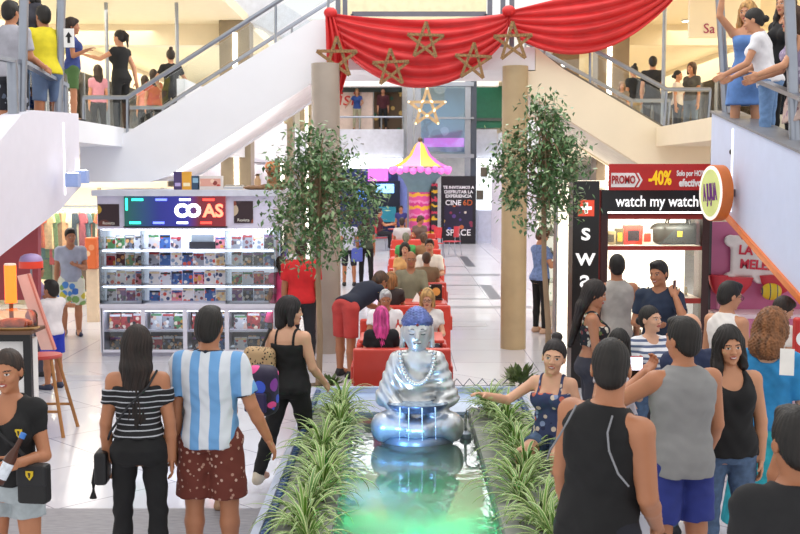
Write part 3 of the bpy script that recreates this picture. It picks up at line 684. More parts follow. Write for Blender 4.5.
# ------------------------------------------------------------------ spider plants
def leaf_mat(seed):
    m, nt, b = newmat('variegated_leaf_%d' % seed); N = nt.nodes.new; L = nt.links.new
    uv = N('ShaderNodeAttribute'); uv.attribute_name = 'across'
    rp = N('ShaderNodeValToRGB'); L(uv.outputs['Fac'], rp.inputs[0]); e = rp.color_ramp.elements; e.new(.5); e.new(.6)
    g = [('#5d8a34', '#c9d690'), ('#6b9638', '#d4dc9c'), ('#4f7c30', '#bccc80')][seed % 3]
    for el, (p, c) in zip(e, ((0, g[0]), (.62, g[0]), (.80, g[1]), (1, '#e6ebc0'))): el.position = p; el.color = rgba(C(c))
    no = N('ShaderNodeTexNoise'); no.inputs['Scale'].default_value = 9; L(coords(nt), no.inputs['Vector'])
    mx = N('ShaderNodeMix'); mx.data_type = 'RGBA'; mx.blend_type = 'OVERLAY'; mx.inputs[0].default_value = .5; L(rp.outputs[0], mx.inputs[6]); L(no.outputs[0], mx.inputs[7])
    L(mx.outputs[2], b.inputs['Base Color']); b.inputs['Roughness'].default_value = .45
    b.inputs['Subsurface Weight'].default_value = 0
    return m
LM = [leaf_mat(i) for i in range(3)]
def spider_mesh(seed, n=46, L0=.385):
    r = random.Random(seed); V = []; Fc = []; att = []
    for k in range(n):
        az = r.uniform(0, 2 * math.pi); el = r.uniform(.55, 1.45); L = L0 * r.uniform(.65, 1.2); w = r.uniform(.009, .014); dr = r.uniform(1.3, 2.6)
        d = Vector((math.cos(az), math.sin(az), 0)); s = Vector((-math.sin(az), math.cos(az), 0)); p = d * .015 + Vector((0, 0, .0)); a = el
        o = len(V); N_ = 9
        for i in range(N_ + 1):
            t = i / N_; ww = w * (.7 + .6 * t) * max(.05, 1 - t ** 3)
            nrm = Vector((-math.sin(a) * d.x, -math.sin(a) * d.y, math.cos(a)))
            V += [p - s * ww + nrm * ww * .35, p - nrm * ww * .1, p + s * ww + nrm * ww * .35]; att += [1, 0, 1]
            p = p + (d * math.cos(a) + Vector((0, 0, math.sin(a)))) * (L / N_); a -= dr / N_ * (.5 + t)
        for i in range(N_): b_ = o + 3 * i; Fc += [(b_, b_ + 1, b_ + 4, b_ + 3), (b_ + 1, b_ + 2, b_ + 5, b_ + 4)]
    me = mesh_from('leaves', V, Fc, LM[seed % 3], None, True)
    at = me.attributes.new('across', 'FLOAT', 'POINT'); at.data.foreach_set('value', att); return me
SP = [spider_mesh(i) for i in range(6)]
ORD = ('nearest', 'second nearest', 'third nearest', 'fourth nearest', 'fifth nearest', 'sixth nearest', 'seventh nearest', 'eighth nearest', 'ninth nearest', 'tenth nearest', 'eleventh nearest', 'twelfth nearest', 'thirteenth nearest', 'fourteenth nearest')
def spider(x, y, i, label, group, sc=1):
    t = thing('spider_plant', label, 'plant', (x, y, PZ - .02), rnd.uniform(0, 360), group); t.scale = (sc, sc, sc)
    link(bpy.data.objects.new('leaves', SP[i % 6]), t)
    MB().lathe([(.03, 0), (.045, .012), (.02, .03)], seg=8).build('crown', mat('#6a5a40', .8), t)
for side, xa, xb in (('left', -.51, -.55), ('right', .86, .90)):
    n_ = 14
    for k in range(n_):
        f_ = k / (n_ - 1); y = 6.35 + f_ * 3.95
        spider(xa + (xb - xa) * f_ + rnd.uniform(-.08, .08), y, k + (3 if side == 'left' else 0), 'variegated spider plant on the %s pond ledge, %s the viewer' % (side, ORD[k]), 'spider plants on the %s pond ledge' % side, rnd.uniform(.85, 1.1))

# ------------------------------------------------------------------ ficus trees
def tree(label, base, crown, seed, n_leaf, lean=(0, 0)):
    r = random.Random(seed); t = thing('ficus_tree', label, 'tree', base)
    cx, cy, cz, rx, rz = crown; bz = base[2]
    BARK = mat('#9a7f64', .8, nz=.2, ns=14, stretch=(1, 1, .2), bump=.3)
    tip = Vector((cx - base[0], cy - base[1], cz - bz - rz * .5))
    tr = MB(); tr.tube([(0, 0, 0), (tip.x * .3 + .015, tip.y * .3, tip.z * .35), (tip.x * .7 - .01, tip.y * .7, tip.z * .7), tip, tip + Vector((.02, 0, rz * .9))], [.034, .030, .027, .022, .010], 8); tr.build('trunk', BARK, t, True)
    V = []; Fc = []; bm = MB(); C0 = Vector((cx - base[0], cy - base[1], cz - bz))
    for b in range(64):
        while True:
            u = Vector((r.uniform(-1, 1), r.uniform(-1, 1), r.uniform(-1, 1)))
            if .12 < u.length < 1: break
        k = 1.0 - .25 * max(0, u.z)
        e = C0 + Vector((u.x * rx * k, u.y * rx * k * .9, u.z * rz)); s = tip.lerp(C0 + Vector((0, 0, rz * .5)), r.random())
        m_ = s.lerp(e, .5) + Vector((0, 0, .08)); bm.tube([s, m_, e], [.009, .006, .003], 5)
        for j in range(n_leaf):
            f_ = r.random() ** .6; p = (m_.lerp(e, f_)) + Vector((r.gauss(0, .075), r.gauss(0, .075), r.gauss(0, .065)))
            az = r.uniform(0, 6.28); dn = r.uniform(-1.1, .35); L = r.uniform(.05, .085); w = L * .24
            d = Vector((math.cos(az) * math.cos(dn), math.sin(az) * math.cos(dn), math.sin(dn))); sd = d.cross(Vector((0, 0, 1))).normalized(); nn = sd.cross(d)
            sd = (sd + nn * r.uniform(-.6, .6)).normalized(); nn = sd.cross(d); o = len(V)
            V += [p, p + d * L * .4 + sd * w - nn * .004, p + d * L - nn * .012, p + d * L * .4 - sd * w - nn * .004]; Fc.append((o, o + 1, o + 2, o + 3))
    bm.build('branches', BARK, t)
    m, nt, b_ = newmat('ficus_leaves_%d' % seed); N = nt.nodes.new; L_ = nt.links.new
    ge = N('ShaderNodeNewGeometry'); rp = N('ShaderNodeValToRGB'); L_(ge.outputs['Random Per Island'], rp.inputs[0]); e = rp.color_ramp.elements; e.new(.5)
    for el, (p, c) in zip(e, ((0, '#3f6238'), (.55, '#5f8452'), (1, '#9cb384'))): el.position = p; el.color = rgba(C(c))
    L_(rp.outputs[0], b_.inputs['Base Color']); b_.inputs['Roughness'].default_value = .38
    fo = link(bpy.data.objects.new('foliage', mesh_from('foliage', V, [list(f) for f in Fc], m)), t)
    MB().lathe([(.14, -.02), (.17, .02), (.15, .03), (.02, .035)], seg=14).build('root_collar', mat('#5a4a38', .9), t)
    return t
bl = P(318, 392, 11.35); 
tb = thing('tree_planter', 'low grey stone planter at far end of pond', 'planter', (0, 0, 0)); MB().box(PX0, PX1, PY1 + .06, 11.65, 0, .36, bev=.015).build('box', mat('#a8adb6', .5), tb); MB().box(PX0 + .05, PX1 - .05, PY1 + .1, 11.6, .361, .375).build('soil', mat('#4a3f32', .9, bump=.6, ns=30), tb)
a = P(319, 205, 11.4); tree('leafy ficus tree on the left, in front of book stall and column', (P(318, 300, 11.4).x, 11.4, .395), (a.x, 11.4, 2.36, .68, .76), 3, 74)
a = P(546, 175, 11.4); tree('leafy ficus tree on the right beside the round column', (P(549, 300, 11.4).x, 11.4, .395), (a.x - .02, 11.4, 2.66, .58, .80), 5, 66)
def bush(label, x, y, z, seed, rx=.2, n=170, L0=.12):
    r = random.Random(seed); V = []; Fc = []; t = thing('shrub', label, 'plant', (x, y, z))
    for k in range(n):
        az = r.uniform(0, 6.28); el = r.uniform(.1, 1.4); p = Vector((math.cos(az) * math.cos(el), math.sin(az) * math.cos(el), math.sin(el) * .9)) * rx * r.uniform(.4, 1); d = (p.normalized() + Vector((0, 0, -.5 * r.random()))).normalized()
        s = d.cross(Vector((0, 0, 1))).normalized(); L = L0 * r.uniform(.6, 1.2); w = L * .25; o = len(V); V += [p, p + d * L * .5 + s * w, p + d * L, p + d * L * .5 - s * w]; Fc.append([o, o + 1, o + 2, o + 3])
    link(bpy.data.objects.new('foliage', mesh_from('foliage', V, Fc, mat('#5d6f3e', .5, nz=.5, ns=14))), t)
    MB().tube([(0, 0, 0), (0, 0, rx * .5)], .012, 6).build('stem', mat('#5a4632', .8), t)
a = P(521, 372, 11.35); bush('dull green bushy shrub at the foot of the right tree', a.x, 11.35, .376, 4, .22)
a = P(331, 380, 11.35); bush('small green shrub at the foot of the left tree', a.x, 11.35, .376, 8, .14, 90, .09)

# ------------------------------------------------------------------ red drapes and stars on the bridge
def drape(label, a, b, sag, top_curve, width_top, seed, tail=None):
    t = thing('red_drape', label, 'drape', (0, 0, 0)); a = Vector(a); b = Vector(b); nu, nv = 90, 26; V = []; r = random.Random(seed)
    for i in range(nu + 1):
        u = i / nu; g = 4 * u * (1 - u)
        for j in range(nv + 1):
            v = j / nv; lo = sag * g ** .62; hi = top_curve * g; p = a.lerp(b, u)
            fold = math.sin(v * 34 + 1.2 * math.sin(u * 3 + seed)) * .045 * (.35 + .65 * g) + .012 * math.sin(v * 71 + u * 4)
            gather = .10 * (1 - g) ** 2
            V.append(Vector((p.x, p.y - .10 - .07 * g * math.sin(v * 3.1) - fold, p.z - hi - (lo - hi) * v - .20 * v * (1 - g) ** 3)))
    Fc = np.array([[i * (nv + 1) + j, (i + 1) * (nv + 1) + j, (i + 1) * (nv + 1) + j + 1, i * (nv + 1) + j + 1] for i in range(nu) for j in range(nv)])
    RED = mat('#cf2a2c', .55, nz=.10, ns=5)
    o = link(bpy.data.objects.new('swag', mesh_from('swag', V, Fc, RED, None, True)), t); so = o.modifiers.new('cloth_thickness', 'SOLIDIFY'); so.thickness = .008
    MB().sphere((a.x, a.y - .12, a.z), .10, sz=.8).build('knot', RED, t, True)
    if tail:
        V = []; 
        for i in range(19):
            v = i / 18
            for j in range(25):
                u = j / 24; x = a.x - .07 + (.12 + .19 * min(1, v * 2.2)) * u * (1 - .45 * max(0, v - .65) / .35); V.append(Vector((x + .03 * v, a.y - .13 - .035 * math.sin(u * 19 + v), a.z - tail * v - .12 * u * v)))
        Fc = np.array([[i * 25 + j, i * 25 + j + 1, (i + 1) * 25 + j + 1, (i + 1) * 25 + j] for i in range(18) for j in range(24)])
        o = link(bpy.data.objects.new('tail', mesh_from('tail', V, Fc, RED, None, True)), t); so = o.modifiers.new('cloth_thickness', 'SOLIDIFY'); so.thickness = .008
YD = 16.45
drape('red swag drape with hanging tail across the middle of the bridge', P(331, 14, YD), P(508, 14, YD), P(0, 14, YD).z - P(0, 88, YD).z, .10, 0, 1, tail=P(0, 14, YD).z - P(0, 92, YD).z)
drape('red swag drape sweeping up to the right above the right stairs', P(508, 12, YD), P(676, -24, YD), P(0, -6, YD).z - P(0, 53, YD).z, -.02, 0, 2)
def star(label, px, py, wpx, d, m, tilt=0, group=None, es=0):
    c = P(px, py, d); r = wpx / 2 / F * d / .951; t = thing('star_ornament', label, 'ornament', c, 0, group)
    pts = [Vector((r * math.sin(2 * math.pi * k / 5 + R(tilt)), 0, r * math.cos(2 * math.pi * k / 5 + R(tilt)))) for k in range(5)]
    mb = MB()
    for k in range(5):
        a, b = pts[k], pts[(k + 2) % 5]; dr = (b - a).normalized(); s = Vector((-dr.z, 0, dr.x)) * r * .075
        y = -.004 * k
        mb.prism([a - s, b - s, b + s, a + s], (0, y - .018, 0), (0, y, 0))
    mb.build('woven_frame', m, t)
    MB().tube([(0, -.005, r * .7), (0, .14, r * .7)] if not es else [(0, 0, r * .9), (0, 0, 4.5)], .008, 6).build('hook' if not es else 'cord', STEEL, t)
    if es:
        for k in range(5):
            for f_ in (.0, .36, .64):
                p = pts[k].lerp(pts[(k + 2) % 5], f_); MB().sphere((p.x, -.03, p.z), .035, seg=8).build('bulb', glow('#ffe6b0', 1.5), t)
    return t
WOV = mat('#8a6a44', .75, nz=.5, ns=40, bump=.5)
star('brown woven star hanging over the left drape tail', 337, 58, 40, 16.2, WOV, 0)
star('brown woven star low on the left of middle drape', 391, 68, 36, 16.15, WOV, -2)
star('brown woven star at the top centre of middle drape', 425.5, 41, 36, 16.15, WOV, 2)
star('brown woven star on the right half of middle drape', 473, 62, 36, 16.15, WOV, 3)
star('brown woven star where the two drapes meet', 513, 42, 38, 16.15, WOV, -2)
star('gold star hung with lamps in front of the elevator', 427, 108, 36, 38, mat('#b79a72', .5, nz=.2), 0, None, 1)

# ------------------------------------------------------------------ magazine stall
KY = 15.8; kx = lambda px: P(px, 270, KY).x; kz = lambda py: P(200, py, KY).z
X0, X1 = kx(99), kx(276)
K = thing('magazine_stall', 'white lit magazine stall with glass showcases and scrolling sign', 'kiosk', (0, 0, 0))
LW = mat('#e3e2ee', .4, nz=.03)
MB().box(X0, X1, KY + .05, KY + 1.8, 0, .06).build('plinth', mat('#b9b8c6', .5), K)
MB().box(X0, X1, KY + .5, KY + .56, .06, kz(228)).build('back_panel', mat('#dfe8f8', .4, em='#e6f0ff', es=.35), K)
MB().box(X0, X1, KY - .03, KY + 1.8, kz(229), kz(196)).build('header', mat('#dcdaf0', .4), K)
MB().box(X0 - .06, X1 + .06, KY - .1, KY + 1.9, kz(196), kz(190)).build('roof_slab', mat('#d2d6e4', .4), K)
MB().box(X0, X1, KY - .02, KY + .5, kz(308), kz(304)).build('worktop', LW, K)
MB().box(X0, X0 + .03, KY, KY + 1.7, kz(304), kz(229)).build('side_glass', GL, K); MB().box(X1 - .03, X1, KY, KY + 1.7, kz(304), kz(229)).build('side_glass', GL, K)
MB().box(X0, X0 + .03, KY, KY + 1.7, .06, kz(308)).build('side_panel', LW, K); MB().box(X1 - .03, X1, KY, KY + 1.7, .06, kz(308)).build('side_panel', LW, K)
bays = [kx(p) for p in (100, 142, 184, 226, 275)]
for b0, b1 in zip(bays, bays[1:]):
    dd = MB().box(b0, b1, KY, KY + .02, .06, .10).box(b0, b1, KY, KY + .02, kz(311), kz(308)).box(b0, b0 + .03, KY, KY + .02, .10, kz(311)).box(b1 - .03, b1, KY, KY + .02, .10, kz(311)).build('door_frame', LW, K)
    MB().box(b0 + .03, b1 - .03, KY + .012, KY + .016, .1, kz(311)).build('door_glass', GL, dd)
MB().box(X0 + .03, X1 - .03, KY + .45, KY + .49, .1, kz(311)).build('cabinet_back', mat('#3a3c48', .5), K)
MB().box(X0 + .03, X1 - .03, KY + .1, KY + .45, kz(333), kz(331)).build('shelf', LW, K)
for b in bays[1:4]: MB().box(b - .008, b + .008, KY + .03, KY + .45, .1, kz(311)).build('partition', LW, K)
sx = [kx(p) for p in (100, 142, 226, 275)]
upper = [(250, 235), (267, 252), (286, 271), (303, 289)]
LED = glow('#e6f2ff', 4)
for (zb, zt) in upper[:3]:
    MB().box(X0 + .03, X1 - .03, KY + .06, KY + .45, kz(zb + 2), kz(zb)).build('shelf', LW, K); MB().box(X0 + .04, X1 - .04, KY + .05, KY + .062, kz(zb + 1.6), kz(zb + .7)).build('light_strip', LED, K)
MB().box(X0 + .05, X1 - .05, KY + .06, KY + .4, kz(229) - .02, kz(229) - .005).build('light_strip', glow('#f2f6ff', 3.5), K)
MB().box(X0 + .05, X1 - .05, KY + .06, KY + .09, kz(311) - .015, kz(311)).build('light_strip', glow('#f2f6ff', 6), K)
for x in (sx[1], sx[2]): MB().box(x - .012, x + .012, KY + .0, KY + .45, kz(304), kz(229)).build('partition', GL, K)
for a_, b_ in ((0, 1), (2, 3)): MB().box(sx[a_] + .015, sx[b_] - .015, KY + .0, KY + .008, kz(304), kz(230)).build('showcase_glass', GL, K)
for nm, px0, px1, py0, py1 in (('left', 100, 121, 204, 226), ('right', 235, 254, 201, 223)):
    p = tag(MB().box(kx(px0), kx(px1), KY - .045, KY - .031, kz(py1), kz(py0)).build('poster', spot_mat('#3a2a30', ['#6a3a34', '#22222a', '#c8a23c', '#8a8084'] if nm == 'left' else ['#c8b49a', '#e4d8cc', '#4a3a40', '#8a4a3a'], 5, thr=.5)), 'small dark magazine poster on the %s end of stall header' % nm, 'poster')
    text('lettering', 'Sudoku' if 0 else 'Revista', .06, ((kx(px0) + kx(px1)) / 2, KY - .047, kz(py1 - 3)), mat('#f0ece0', .5), p)
# scrolling LED sign
sg = thing('led_sign', 'scrolling led sign fading green to blue to red on stall', 'sign', (0, 0, 0))
x0, x1, z0, z1 = kx(127), kx(227), kz(226), kz(196)
def led_mat():
    m, nt, b = newmat('led_board'); N = nt.nodes.new; L = nt.links.new; sp = N('ShaderNodeSeparateXYZ'); L(coords(nt, 'Generated'), sp.inputs[0]); rp = N('ShaderNodeValToRGB'); L(sp.outputs[0], rp.inputs[0]); e = rp.color_ramp.elements; e.new(.4); e.new(.6); e.new(.7)
    for el, (p, c) in zip(e, ((0, '#0d6a58'), (.35, '#1a2a9a'), (.62, '#2a2ab0'), (.74, '#8a1420'), (1, '#a0141c'))): el.position = p; el.color = rgba(C(c))
    L(rp.outputs[0], b.inputs['Emission Color']); b.inputs['Emission Strength'].default_value = .55; b.inputs['Base Color'].default_value = (.02, .02, .03, 1); b.inputs['Roughness'].default_value = .3; return m
MB().box(x0, x1, KY - .09, KY - .035, z0, z1).build('board', led_mat(), sg); MB().box(x0 - .02, x1 + .02, KY - .08, KY - .032, z1, z1 + .02).box(x0 - .02, x1 + .02, KY - .08, KY - .032, z0 - .02, z0).build('frame', BLACK, sg)
for k in range(4):
    for zz, off in ((z1 - .05, .0), (z0 + .05, -.04)):
        xx = x0 + (.19 + .335 * k) + off; c_ = ['#2ff0b8', '#5a6aff', '#d8e4ff', '#ff3a30'][k] if True else ''
        MB().box(xx - .08, xx + .08, KY - .098, KY - .091, zz - .016, zz + .016).build('light_bar', glow(c_, 2.5), sg)
MB().box(x0 + .02, x0 + .05, KY - .098, KY - .091, z1 - .20, z1 - .03).build('light_bar', glow('#2ff0b8', 2.5), sg)
text('lettering', 'C', .25, (x0 + .80, KY - .098, (z0 + z1) / 2), glow('#f4faff', 4), sg, bold=.012); text('lettering', 'O', .25, (x0 + .98, KY - .098, (z0 + z1) / 2), glow('#f4faff', 4), sg, bold=.012)
text('lettering', 'AS', .25, (x0 + 1.26, KY - .098, (z0 + z1) / 2), glow('#ff6a50', 3), sg, bold=.008)
# magazines
BASES = ['#e8e6ea', '#2a2c34', '#c8cad4', '#b03038', '#3a64a8', '#e8d8b0', '#7a4a8a', '#4a8a5a', '#d8dce8', '#1a1a20', '#9aa0b0', '#e08a9a']
CN = ['white', 'charcoal', 'silver', 'red', 'blue', 'cream', 'purple', 'green', 'pale', 'black', 'grey', 'pink']
ACC = [['#3a4a7a', '#d85a4a', '#8aa0c0', '#e8e4e0'], ['#8a7a6a', '#c8c0b8', '#5a6a8a', '#d8a060'], ['#4a4a5a', '#e0c0b0', '#7a3a4a', '#f0f0f4'], ['#f0e0d0', '#2a2a30', '#d8a04a', '#8a2028']]
PROTO = {}
def magazine(px0, px1, py_t, py_b, y, ci, label, group, th=.012):
    w = kx(px1) - kx(px0) - .006; h = kz(py_t) - kz(py_b)
    key = (round(w, 2), round(h, 2), ci)
    if key not in PROTO:
        t = thing('magazine', label, 'magazine', (0, 0, 0), 0, group)
        MB().box(-w / 2, w / 2, 0, th, 0, h).build('cover', spot_mat(BASES[ci], ACC[ci % 4], 17, .35, .48, rand=True), t)
        MB().box(-w / 2 + .008, w / 2 - .008, -.002, -.0005, h * .80, h * .94).build('title_band', mat(BASES[(ci + 5) % 12], .4, nz=.2, ns=60), t)
        PROTO[key] = t
    else: t = dup(PROTO[key], None, 0, label, group)
    t.location = ((kx(px0) + kx(px1)) / 2, y, kz(py_b)); t.rotation_euler = (R(-7), 0, 0)
    return t
RN = ['top', 'second', 'third', 'fourth']; ON = ['first', 'second', 'third', 'fourth', 'fifth', 'sixth', 'seventh', 'eighth']
r_ = random.Random(11)
pal = {}
for ri, (yb, yt) in enumerate(upper):
    for bay, a_, b_, n_ in (('left showcase', 102, 141, 4), ('open middle', 145, 224, 7), ('right showcase', 229, 273, 4)):
        st_ = (b_ - a_) / n_
        for k in range(n_):
            if bay == 'open middle' and ri == 0 and k in (3, 4): continue
            ci = r_.randrange(12) if bay != 'open middle' else r_.choice([0, 0, 2, 8, 4, 5, 11, 3, 10])
            magazine(a_ + k * st_, a_ + (k + 1) * st_, yt + r_.uniform(0, 3), yb - .4, KY + .22, ci, '%s magazine, %s from left on the %s shelf of the stall %s' % (CN[ci], ON[k], RN[ri], bay), 'magazines in the stall ' + bay)
for ri, (yb, yt) in enumerate(((331, 314), (354, 337))):
    for di, (a_, b_) in enumerate(((104, 140), (146, 182), (188, 224), (231, 271))):
        st_ = (b_ - a_) / 3
        for k in range(3):
            ci = 7 if (di, ri, k) == (1, 0, 2) else r_.choice([1, 9, 10, 0, 4, 6, 2, 1, 9, 3])
            magazine(a_ + k * st_, a_ + (k + 1) * st_, yt + r_.uniform(0, 3), yb - .3, KY + .2, ci, '%s magazine, %s from left on the %s shelf behind %s cabinet door' % (CN[ci], ON[k], ('upper', 'lower')[ri], ON[di]), 'magazines in the lower cabinets')
# things standing on the stall roof
zr = kz(190)
def roof_thing(name, label, cat, px, w, h, m, dp=.06, y=.3, parts=None):
    t = thing(name, label, cat, (kx(px), KY + y, zr)); MB().box(-w / 2, w / 2, 0, dp, 0, h, bev=.004).build('body', m, t); return t
t = roof_thing('boxed_game', 'pale boxed game with red picture on stall roof', 'box', 208, .36, .20, mat('#d8d0cc', .5)); MB().box(-.15, .15, -.003, -.0005, .05, .16).build('picture', spot_mat('#d8a090', ['#b84a40', '#e8c8b0', '#8a3a34', '#f0e0d4'], 9), t)
t = roof_thing('boxed_game', 'dark blue box on stall roof, left of the pale boxed game', 'box', 193, .12, .20, mat('#2f4a66', .5)); MB().box(-.04, .04, -.003, -.0005, .1, .17).build('picture', mat('#8ab0c8', .5), t)
t = roof_thing('boxed_game', 'yellow box at the left on stall roof', 'box', 184, .14, .26, mat('#e0a436', .5)); MB().box(-.05, .05, -.003, -.0005, .05, .1).build('picture', mat('#f4e8c0', .5), t)
t = roof_thing('boxed_game', 'purple box on stall roof beside the yellow box', 'box', 175, .12, .26, mat('#4a3a6a', .5)); MB().box(-.04, .04, -.003, -.0005, .05, .1).build('picture', mat('#b8a8d8', .5), t)
t = thing('book_stack', 'small flat stack of pale books on stall roof', 'book', (kx(231), KY + .3, zr))
for k in range(4): MB().box(-.15 + .01 * k, .14 - .01 * (k % 2), 0, .2, .018 * k, .018 * k + .016).build('book', mat(['#d8d4cc', '#b8bcc8', '#e8e4dc', '#a8a094'][k], .5), t)
br_ = mat('#8a5a34', .5, nz=.4, ns=16, bump=.4)
t = thing('rock_ornament', 'long flat brown carved rock ornament on stall roof', 'ornament', (kx(264), KY + .25, zr))
sdf_obj('rock', [ell((-.12, 0, .03), (.20, .10, .035), 0), ell((.12, 0, .045), (.18, .10, .05), .04), ell((.22, .02, .06), (.10, .08, .06), .04)], .01, mat('#7e5a3a', .6, nz=.4, ns=12, bump=.5), t)
t = thing('carved_figure', 'round brown carved bust on the stall roof', 'ornament', (kx(270), KY + .45, zr))
sdf_obj('head', [ell((0, 0, .30), (.11, .10, .12), 0), ell((0, -.06, .28), (.05, .06, .05), .03), rcone((0, 0, .1), (0, 0, .22), .09, .06, .04)], .01, br_, t); MB().box(-.11, .11, -.1, .1, 0, .06, bev=.01).build('base', mat('#5a3c26', .5), t); MB().lathe([(.115, .31), (.118, .35), (.09, .40)], (0, .005, 0)).build('headband', mat('#c87a44', .5), t, True)
t = thing('glass_jar', 'small clear jar on stall roof behind the rock', 'jar', (kx(254), KY + .5, zr)); MB().lathe([(.05, 0), (.05, .14), (.03, .17), (.03, .2)]).build('jar', mat('#c8a27a', .3), t, True); MB().lathe([(.032, .2), (.032, .23)]).build('lid', mat('#5a3a2a', .4), t, True)
t = thing('gadget_box', 'grey electronic gadget in the middle of the stall', 'device', (kx(200), KY + .2, kz(249.6))); MB().box(-.19, .19, 0, .1, 0, .10, bev=.006).build('body', mat('#2c2e36', .4), t); MB().box(-.16, .16, .02, .09, .10, .20).build('screen', mat('#8a98a4', .2), t)

# ------------------------------------------------------------------ clothes shop at the left
a0 = -9.0
sh = thing('clothes_shop_front', 'bright clothes shop front at left with cream lettered fascia', 'shopfront', (0, 22, 0))
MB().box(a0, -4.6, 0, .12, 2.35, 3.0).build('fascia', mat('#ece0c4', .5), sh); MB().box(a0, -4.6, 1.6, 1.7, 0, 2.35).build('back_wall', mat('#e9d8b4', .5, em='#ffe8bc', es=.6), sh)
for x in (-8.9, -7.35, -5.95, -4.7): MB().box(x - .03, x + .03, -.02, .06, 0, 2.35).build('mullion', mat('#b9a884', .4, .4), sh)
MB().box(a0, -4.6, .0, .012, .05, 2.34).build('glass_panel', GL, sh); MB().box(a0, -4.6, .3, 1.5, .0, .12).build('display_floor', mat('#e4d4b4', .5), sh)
text('lettering', 'UN RAYO', .34, (-5.35, 21.99, 2.78), mat('#4a3a2c', .5), sh).location = (-5.30, -.012, .0 + 2.80)
MB().box(-8.9, -4.7, .5, .54, 1.95, 1.99).build('hanging_rail', STEEL, sh)
GC = ['#d8643a', '#3a6a6a', '#e8c89a', '#6a8a5a', '#c83a3a', '#8a6a4a', '#e0a87a', '#2a3a4a', '#d8d0b8', '#a84a5a', '#5a7a8a', '#e87a4a', '#f0e4d0', '#4a5a3a']
GN = ['orange', 'teal', 'sand', 'green', 'red', 'brown', 'peach', 'navy', 'ivory', 'rose', 'slate', 'coral', 'white', 'olive']
for k in range(28):
    x = -7.35 + k * .096; h = .8 + .5 * r_.random(); ci = k % 14
    t = thing('hanging_garment', '%s garment on the shop rail, %s' % (GN[ci], 'left half of the rail' if k < 14 else 'right half of the rail'), 'garment', (x, 22.52, 1.95), r_.uniform(-30, 30), 'garments hanging in the clothes shop')
    MB().prism([(-.16, 0, -.12), (.16, 0, -.12), (.20, 0, -.3), (.13, 0, -.34), (.15, 0, -h), (-.15, 0, -h), (-.13, 0, -.34), (-.20, 0, -.3)], (0, -.03, 0), (0, .03, 0)).build('cloth', mat(GC[ci], .8, nz=.2, ns=20), t)
    MB().tube([(-.15, 0, -.12), (0, 0, -.04), (.15, 0, -.12)], .008, 5).tube([(0, 0, -.04), (0, 0, .03)], .006, 5).build('hanger', STEEL, t)
MB().box(-8.9, -4.7, .8, .84, 1.18, 1.22).build('hanging_rail', STEEL, sh)
for k in range(22):
    x = -7.3 + k * .117; h = .7 + .3 * r_.random(); ci = (k * 5 + 3) % 14
    t = thing('hanging_garment', '%s garment on the low shop rail, %s' % (GN[ci], 'left half of the low rail' if k < 11 else 'right half of the low rail'), 'garment', (x, 22.82, 1.18), r_.uniform(-30, 30), 'garments hanging on the low rail of the clothes shop')
    MB().prism([(-.16, 0, -.12), (.16, 0, -.12), (.20, 0, -.3), (.13, 0, -.34), (.15, 0, -h), (-.15, 0, -h), (-.13, 0, -.34), (-.20, 0, -.3)], (0, -.03, 0), (0, .03, 0)).build('cloth', mat(GC[ci], .8, nz=.2, ns=20), t)
    MB().tube([(-.15, 0, -.12), (0, 0, -.04), (.15, 0, -.12)], .008, 5).tube([(0, 0, -.04), (0, 0, .03)], .006, 5).build('hanger', STEEL, t)
area('clothes_shop_fill', (-6.0, 22.25, 2.30), 2.6, .2, 60, (1, .86, .62))  # fill light added to brighten the shop, no fixture modelled
for k, (px, py) in enumerate(((57, 258), (98, 243), (45, 250), (93, 262))):
    a = P(px, py, 22.9); t = thing('shop_ornament', ('gold round ornament beside the man in grey', 'yellow figure shaped ornament left of the stall', 'amber lantern in shop near red wall', 'orange bag hanging in shop by the stall')[k], 'ornament', a)
    sdf_obj('body', [ell((0, 0, 0), (.14, .10, .16), 0), ell((0, 0, .16), (.07, .06, .08), .03)], .015, mat(['#c8a050', '#e8c040', '#d89a3a', '#d86a3a'][k], .5), t); MB().tube([(0, 0, .22), (0, 0, .5)], .006).build('cord', DARK, t)
rd = thing('display_rack', 'orange clothing display rack beside the stall', 'rack', (P(100, 300, 19.5).x - .15, 19.5, 0)); MB().box(-.10, .10, 0, .3, .95, 1.5, bev=.02).build('garment_block', spot_mat('#e0703a', ['#e89a6a', '#c83a2a', '#f0c8a0', '#d85a30'], 6), rd); MB().box(-.10, .10, .05, .25, 0, .94).build('stand', mat('#e8d0b0', .5), rd)

# ------------------------------------------------------------------ cake counter at the lower left
ct = thing('cake_counter', 'white front cake counter in black frame at left edge', 'counter', (0, 0, 0))
x1 = P(32, 400, 10.2).x
MB().box(-5.2, x1 - .05, 10.265, 10.55, 0, kz(0) * 0 + P(0, 342, 10.2).z).build('front_panel', mat('#f1efec', .4), ct)
zt = P(0, 334, 10.2).z
MB().box(-5.2, x1, 10.2, 10.26, zt - .07, zt).box(x1 - .07, x1, 10.2, 10.26, 0, zt - .07).box(-5.2, x1 - .07, 10.2, 10.26, 0, .1).build('frame', BLACK, ct)
MB().box(-5.2, x1 + .02, 10.15, 10.58, zt, zt + .03).build('top', mat('#6a4a34', .4), ct)
tr = thing('cake_dome', 'clear covered cake tray glowing on the counter', 'tray', (P(15, 318, 10.30).x, 10.30, zt + .03)); tr.scale = (.92, .42, .9)
MB().lathe([(.22, 0), (.25, .02), (.25, .03)], seg=24).build('tray', mat('#c8a06a', .4), tr, True); sdf_obj('cake', [ell((0, 0, .07), (.18, .18, .05), 0), rcone((-.1, -.08, .06), (.1, -.1, .07), .05, .04, .02)], .012, mat('#d86a3a', .5, nz=.4, ns=14), tr); MB().lathe([(.23, .03), (.23, .16), (.20, .20), (.02, .22)], seg=24).build('dome', glass('#ffe8d8', .1, .08), tr, True)
